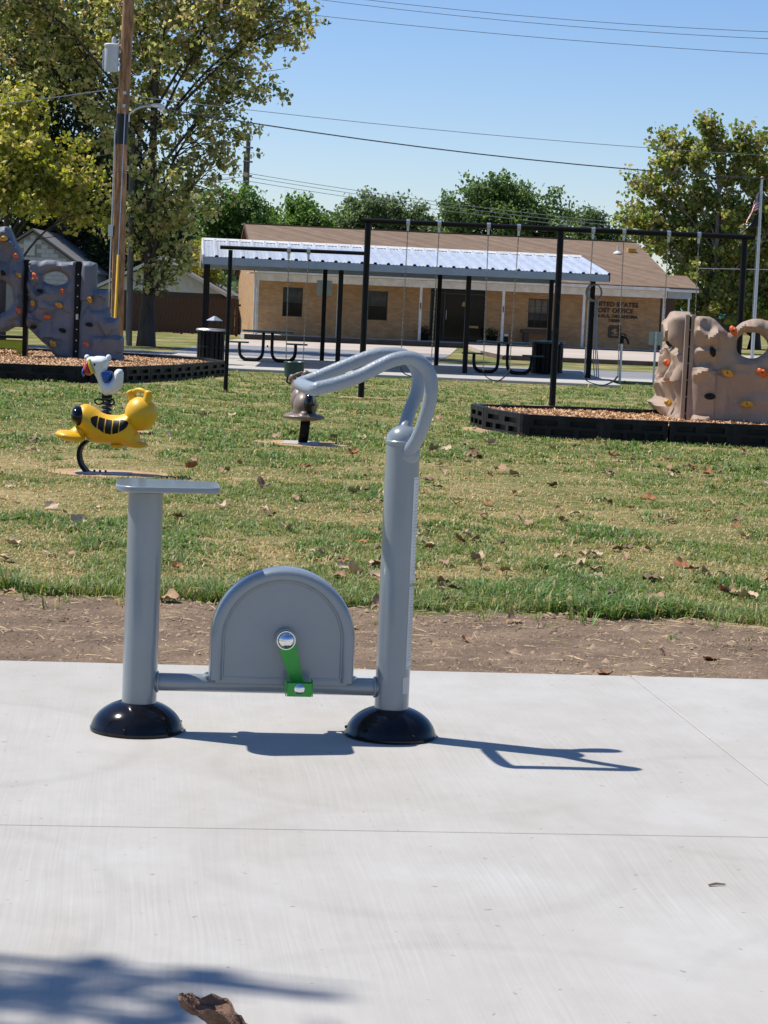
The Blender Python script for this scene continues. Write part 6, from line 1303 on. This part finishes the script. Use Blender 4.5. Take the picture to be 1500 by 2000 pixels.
# far wood on the horizon, one mass
g = np.random.default_rng(5); n = 26000; bx_ = g.uniform(-130, 130, n); hh = 3.8 + 2.2 * fbm(bx_ * 0.09, bx_ * 0 + 1, 3); P = np.stack([bx_, g.uniform(245, 275, n), hh * g.random(n) ** 0.7 - 0.1], -1)
ax = g.normal(0, 1, (n, 3)); ax /= np.linalg.norm(ax, axis=1, keepdims=True); sd_ = np.cross(ax, g.normal(0, 1, (n, 3))); sd_ /= np.linalg.norm(sd_, axis=1, keepdims=True)
V = np.stack([P - ax * 0.5, P + sd_ * 0.4, P + ax * 0.5, P - sd_ * 0.4], 1).reshape(-1, 3)
tag(raw('far_wood', V, np.arange(n)[:, None] * 4 + np.array([[0, 1, 2, 3]]), 'leaf', colors=np.repeat(np.array(FAR)[g.integers(0, 3, n)] * g.uniform(0.7, 1.2, (n, 1)), 4, 0)), 'far line of green trees on the horizon', 'wood', kind='stuff')

# ------------------------------------------------------------------ dead leaves
def leaf_shape(seed, curl):
    """five-lobed dead leaf, curled and crumpled"""
    g = np.random.default_rng(seed); k = 30; ring = []
    for j in range(k):
        a = 2 * math.pi * j / k; lob = 0.66 + 0.34 * abs(math.cos(2.5 * (a - math.pi / 2))) ** 0.8; lob *= 0.75 + 0.25 * math.cos(a - math.pi / 2) if a < 3.6 else 0.62
        ring.append((math.cos(a) * lob, math.sin(a) * lob))
    V = [(0, 0, 0)]; rows = [0.35, 0.7, 1.0]
    for rr in rows:
        for x, y in ring: V.append((x * rr, y * rr, 0))
    V = np.array(V); r2 = np.hypot(V[:, 0], V[:, 1])
    d = g.uniform(0, 6.28); t = V[:, 0] * math.cos(d) + V[:, 1] * math.sin(d); s_ = -V[:, 0] * math.sin(d) + V[:, 1] * math.cos(d)
    z = curl * (t ** 2) * 0.8 + 0.12 * np.sin(7 * t + seed) * r2 + 0.09 * np.sin(9 * s_ + seed * 2) * r2 + 0.5 * curl * np.abs(s_) ** 1.6 * (1 if seed % 2 else -0.25) + g.normal(0, 0.035, len(V)) * r2
    t2 = t * (1 - 0.28 * curl * np.abs(t)); x = t2 * math.cos(d) - s_ * math.sin(d); y = t2 * math.sin(d) + s_ * math.cos(d)
    V = np.stack([x, y, z - z.min()], -1)
    Fc = [(0, 1 + j, 1 + (j + 1) % k) for j in range(k)]
    for q_ in range(len(rows) - 1):
        for j in range(k): a = 1 + q_ * k + j; b = 1 + q_ * k + (j + 1) % k; Fc.append((a, b, b + k, a + k))
    return [tuple(p) for p in V], Fc
def leaf_mesh(seed, curl, m):
    mb = MB(); v, f = leaf_shape(seed, curl); mb.add(v, f); me = mb.mesh('dead_leaf', 60, fix=False); me.materials.append(M[m]); return me
mat('dead_a', (0.42, 0.27, 0.16), (0.28, 0.17, 0.10), rough=0.8, scale=4, fine=0.2, spec=0.25)
mat('dead_b', (0.60, 0.45, 0.31), (0.45, 0.32, 0.20), rough=0.8, scale=4, fine=0.2, spec=0.25)
mat('dead_c', (0.36, 0.16, 0.07), (0.24, 0.11, 0.05), rough=0.8, scale=4, fine=0.2, spec=0.25)
mat('dead_d', (0.24, 0.15, 0.10), (0.16, 0.10, 0.07), rough=0.8, scale=4, fine=0.2, spec=0.25)
LM = [leaf_mesh(s, 0.35 + 0.12 * (s % 5), ('dead_a', 'dead_b', 'dead_a', 'dead_c', 'dead_b', 'dead_d')[s % 6]) for s in range(1, 19)]
spots = []
g = np.random.default_rng(77)
while len(spots) < 250:
    y = (10.05 ** -0.75 + g.random() * (30.0 ** -0.75 - 10.05 ** -0.75)) ** (-1 / 0.75); x = (g.uniform(-1, 1) if g.random() < 0.6 else g.uniform(-0.1, 1)) * (0.185 * y + 0.25)
    if g.random() > 0.35 + 0.65 * float(fbm(np.array([x * 0.9 + 2]), np.array([y * 0.55]))[0] > 0.48): continue
    pa = (np.array([x]), np.array([y]))
    if y < float(farline(x)) - 0.15 or in_poly(*pa, MULCH_R)[0] or in_poly(*pa, MULCH_L)[0]: continue
    spots.append((x, y))
for i, (x, y) in enumerate(spots):
    o = mk('dead_leaf', LM[i % len(LM)]); s = g.uniform(0.034, 0.072) * (1.0 + 0.20 * (y > 16)); o.scale = (s, s, s * g.uniform(0.9, 1.5)); o.location = (x, y, float(zf(x, y)) + 0.012 + 0.010 * g.random())
    o.rotation_euler = (g.normal(0, 0.22), g.normal(0, 0.22), g.uniform(0, 6.28)); tone_ = {'dead_a': 'brown', 'dead_b': 'pale tan', 'dead_c': 'reddish brown', 'dead_d': 'dark brown'}[o.data.materials[0].name]
    zone_ = 'at the ragged front edge of the lawn' if y < 10.7 else (('in the grass left of the bike seat' if x < -0.12 * y else ('in the grass between seat and handlebar post' if x < 0.02 * y else 'in the grass right of the bike')) if y < 15 else ('in the far grass around the spring riders' if x < 0 else 'in the far grass before the black border'))
    tag(o, 'curled ' + tone_ + ' dead leaf lying ' + zone_, 'leaf', 'dead leaves in the grass')
for i, (x, y) in enumerate([(0.93, 8.62), (0.40, 9.35), (-0.18, 9.72), (-0.12, 9.55), (1.25, 9.25), (-0.2, 9.3), (1.42, 9.15), (0.63, 9.9)]):
    o = mk('dead_leaf', LM[(i * 5 + 2) % len(LM)]); s = g.uniform(0.035, 0.055); o.scale = (s, s, s * 1.1); o.location = (x, y, float(zf(x, y)) + 0.012); o.rotation_euler = (g.normal(0, 0.2), g.normal(0, 0.2), g.uniform(0, 6.28)); tag(o, 'brown dead leaf lying on the bare soil', 'leaf', 'dead leaves on the bare soil')
# the big curled leaf at the near edge of the picture
bl = thing('dead_leaf', (-0.298, 4.075, 0.0), 'large curled brown leaf standing on the concrete at the bottom edge', 'leaf', R(0))
nu_, nv_ = 26, 18; V = []
gg = np.random.default_rng(9)
for j in range(nv_ + 1):
    for i in range(nu_ + 1):
        s = i / nu_ * 2 - 1; t = j / nv_
        half = 0.055 * (math.sin(math.pi * min(1, t * 0.93 + 0.07)) ** 0.7) * (1 + 0.30 * math.sin(13 * t + 2) + 0.12 * math.sin(31 * t + s * 3)) + 0.006
        x = 0.10 - 0.175 * t + 0.012 * math.sin(6 * t); a = s * 1.25
        y = half * math.sin(a * 1.1) * 1.0; z = 0.006 + 0.085 * t ** 1.6 + half * (1 - math.cos(a)) * 0.9 + 0.007 * math.sin(14 * t + 5 * s) + 0.006 * math.sin(23 * s + 9 * t)
        V.append((x, y, z))
V = np.array(V); V[:, 2] -= V[:, 2].min() - 0.001
Q_ = [(j * (nu_ + 1) + i, j * (nu_ + 1) + i + 1, (j + 1) * (nu_ + 1) + i + 1, (j + 1) * (nu_ + 1) + i) for j in range(nv_) for i in range(nu_)]
V *= 0.76; o = raw('blade', V, Q_, 'leaf_big', bl, smooth=True); o.modifiers.new('thick', 'SOLIDIFY').thickness = 0.0008
tw_ = thing('twig', (0.885, 5.35, 0.004), 'small dry twig lying on the concrete at the right', 'twig', R(20)); MB().tube([(-0.022, 0, 0), (0.0, 0.003, 0.002), (0.024, -0.002, 0.0)], [0.003, 0.0035, 0.002], 6).build('stick', 'twig', tw_)
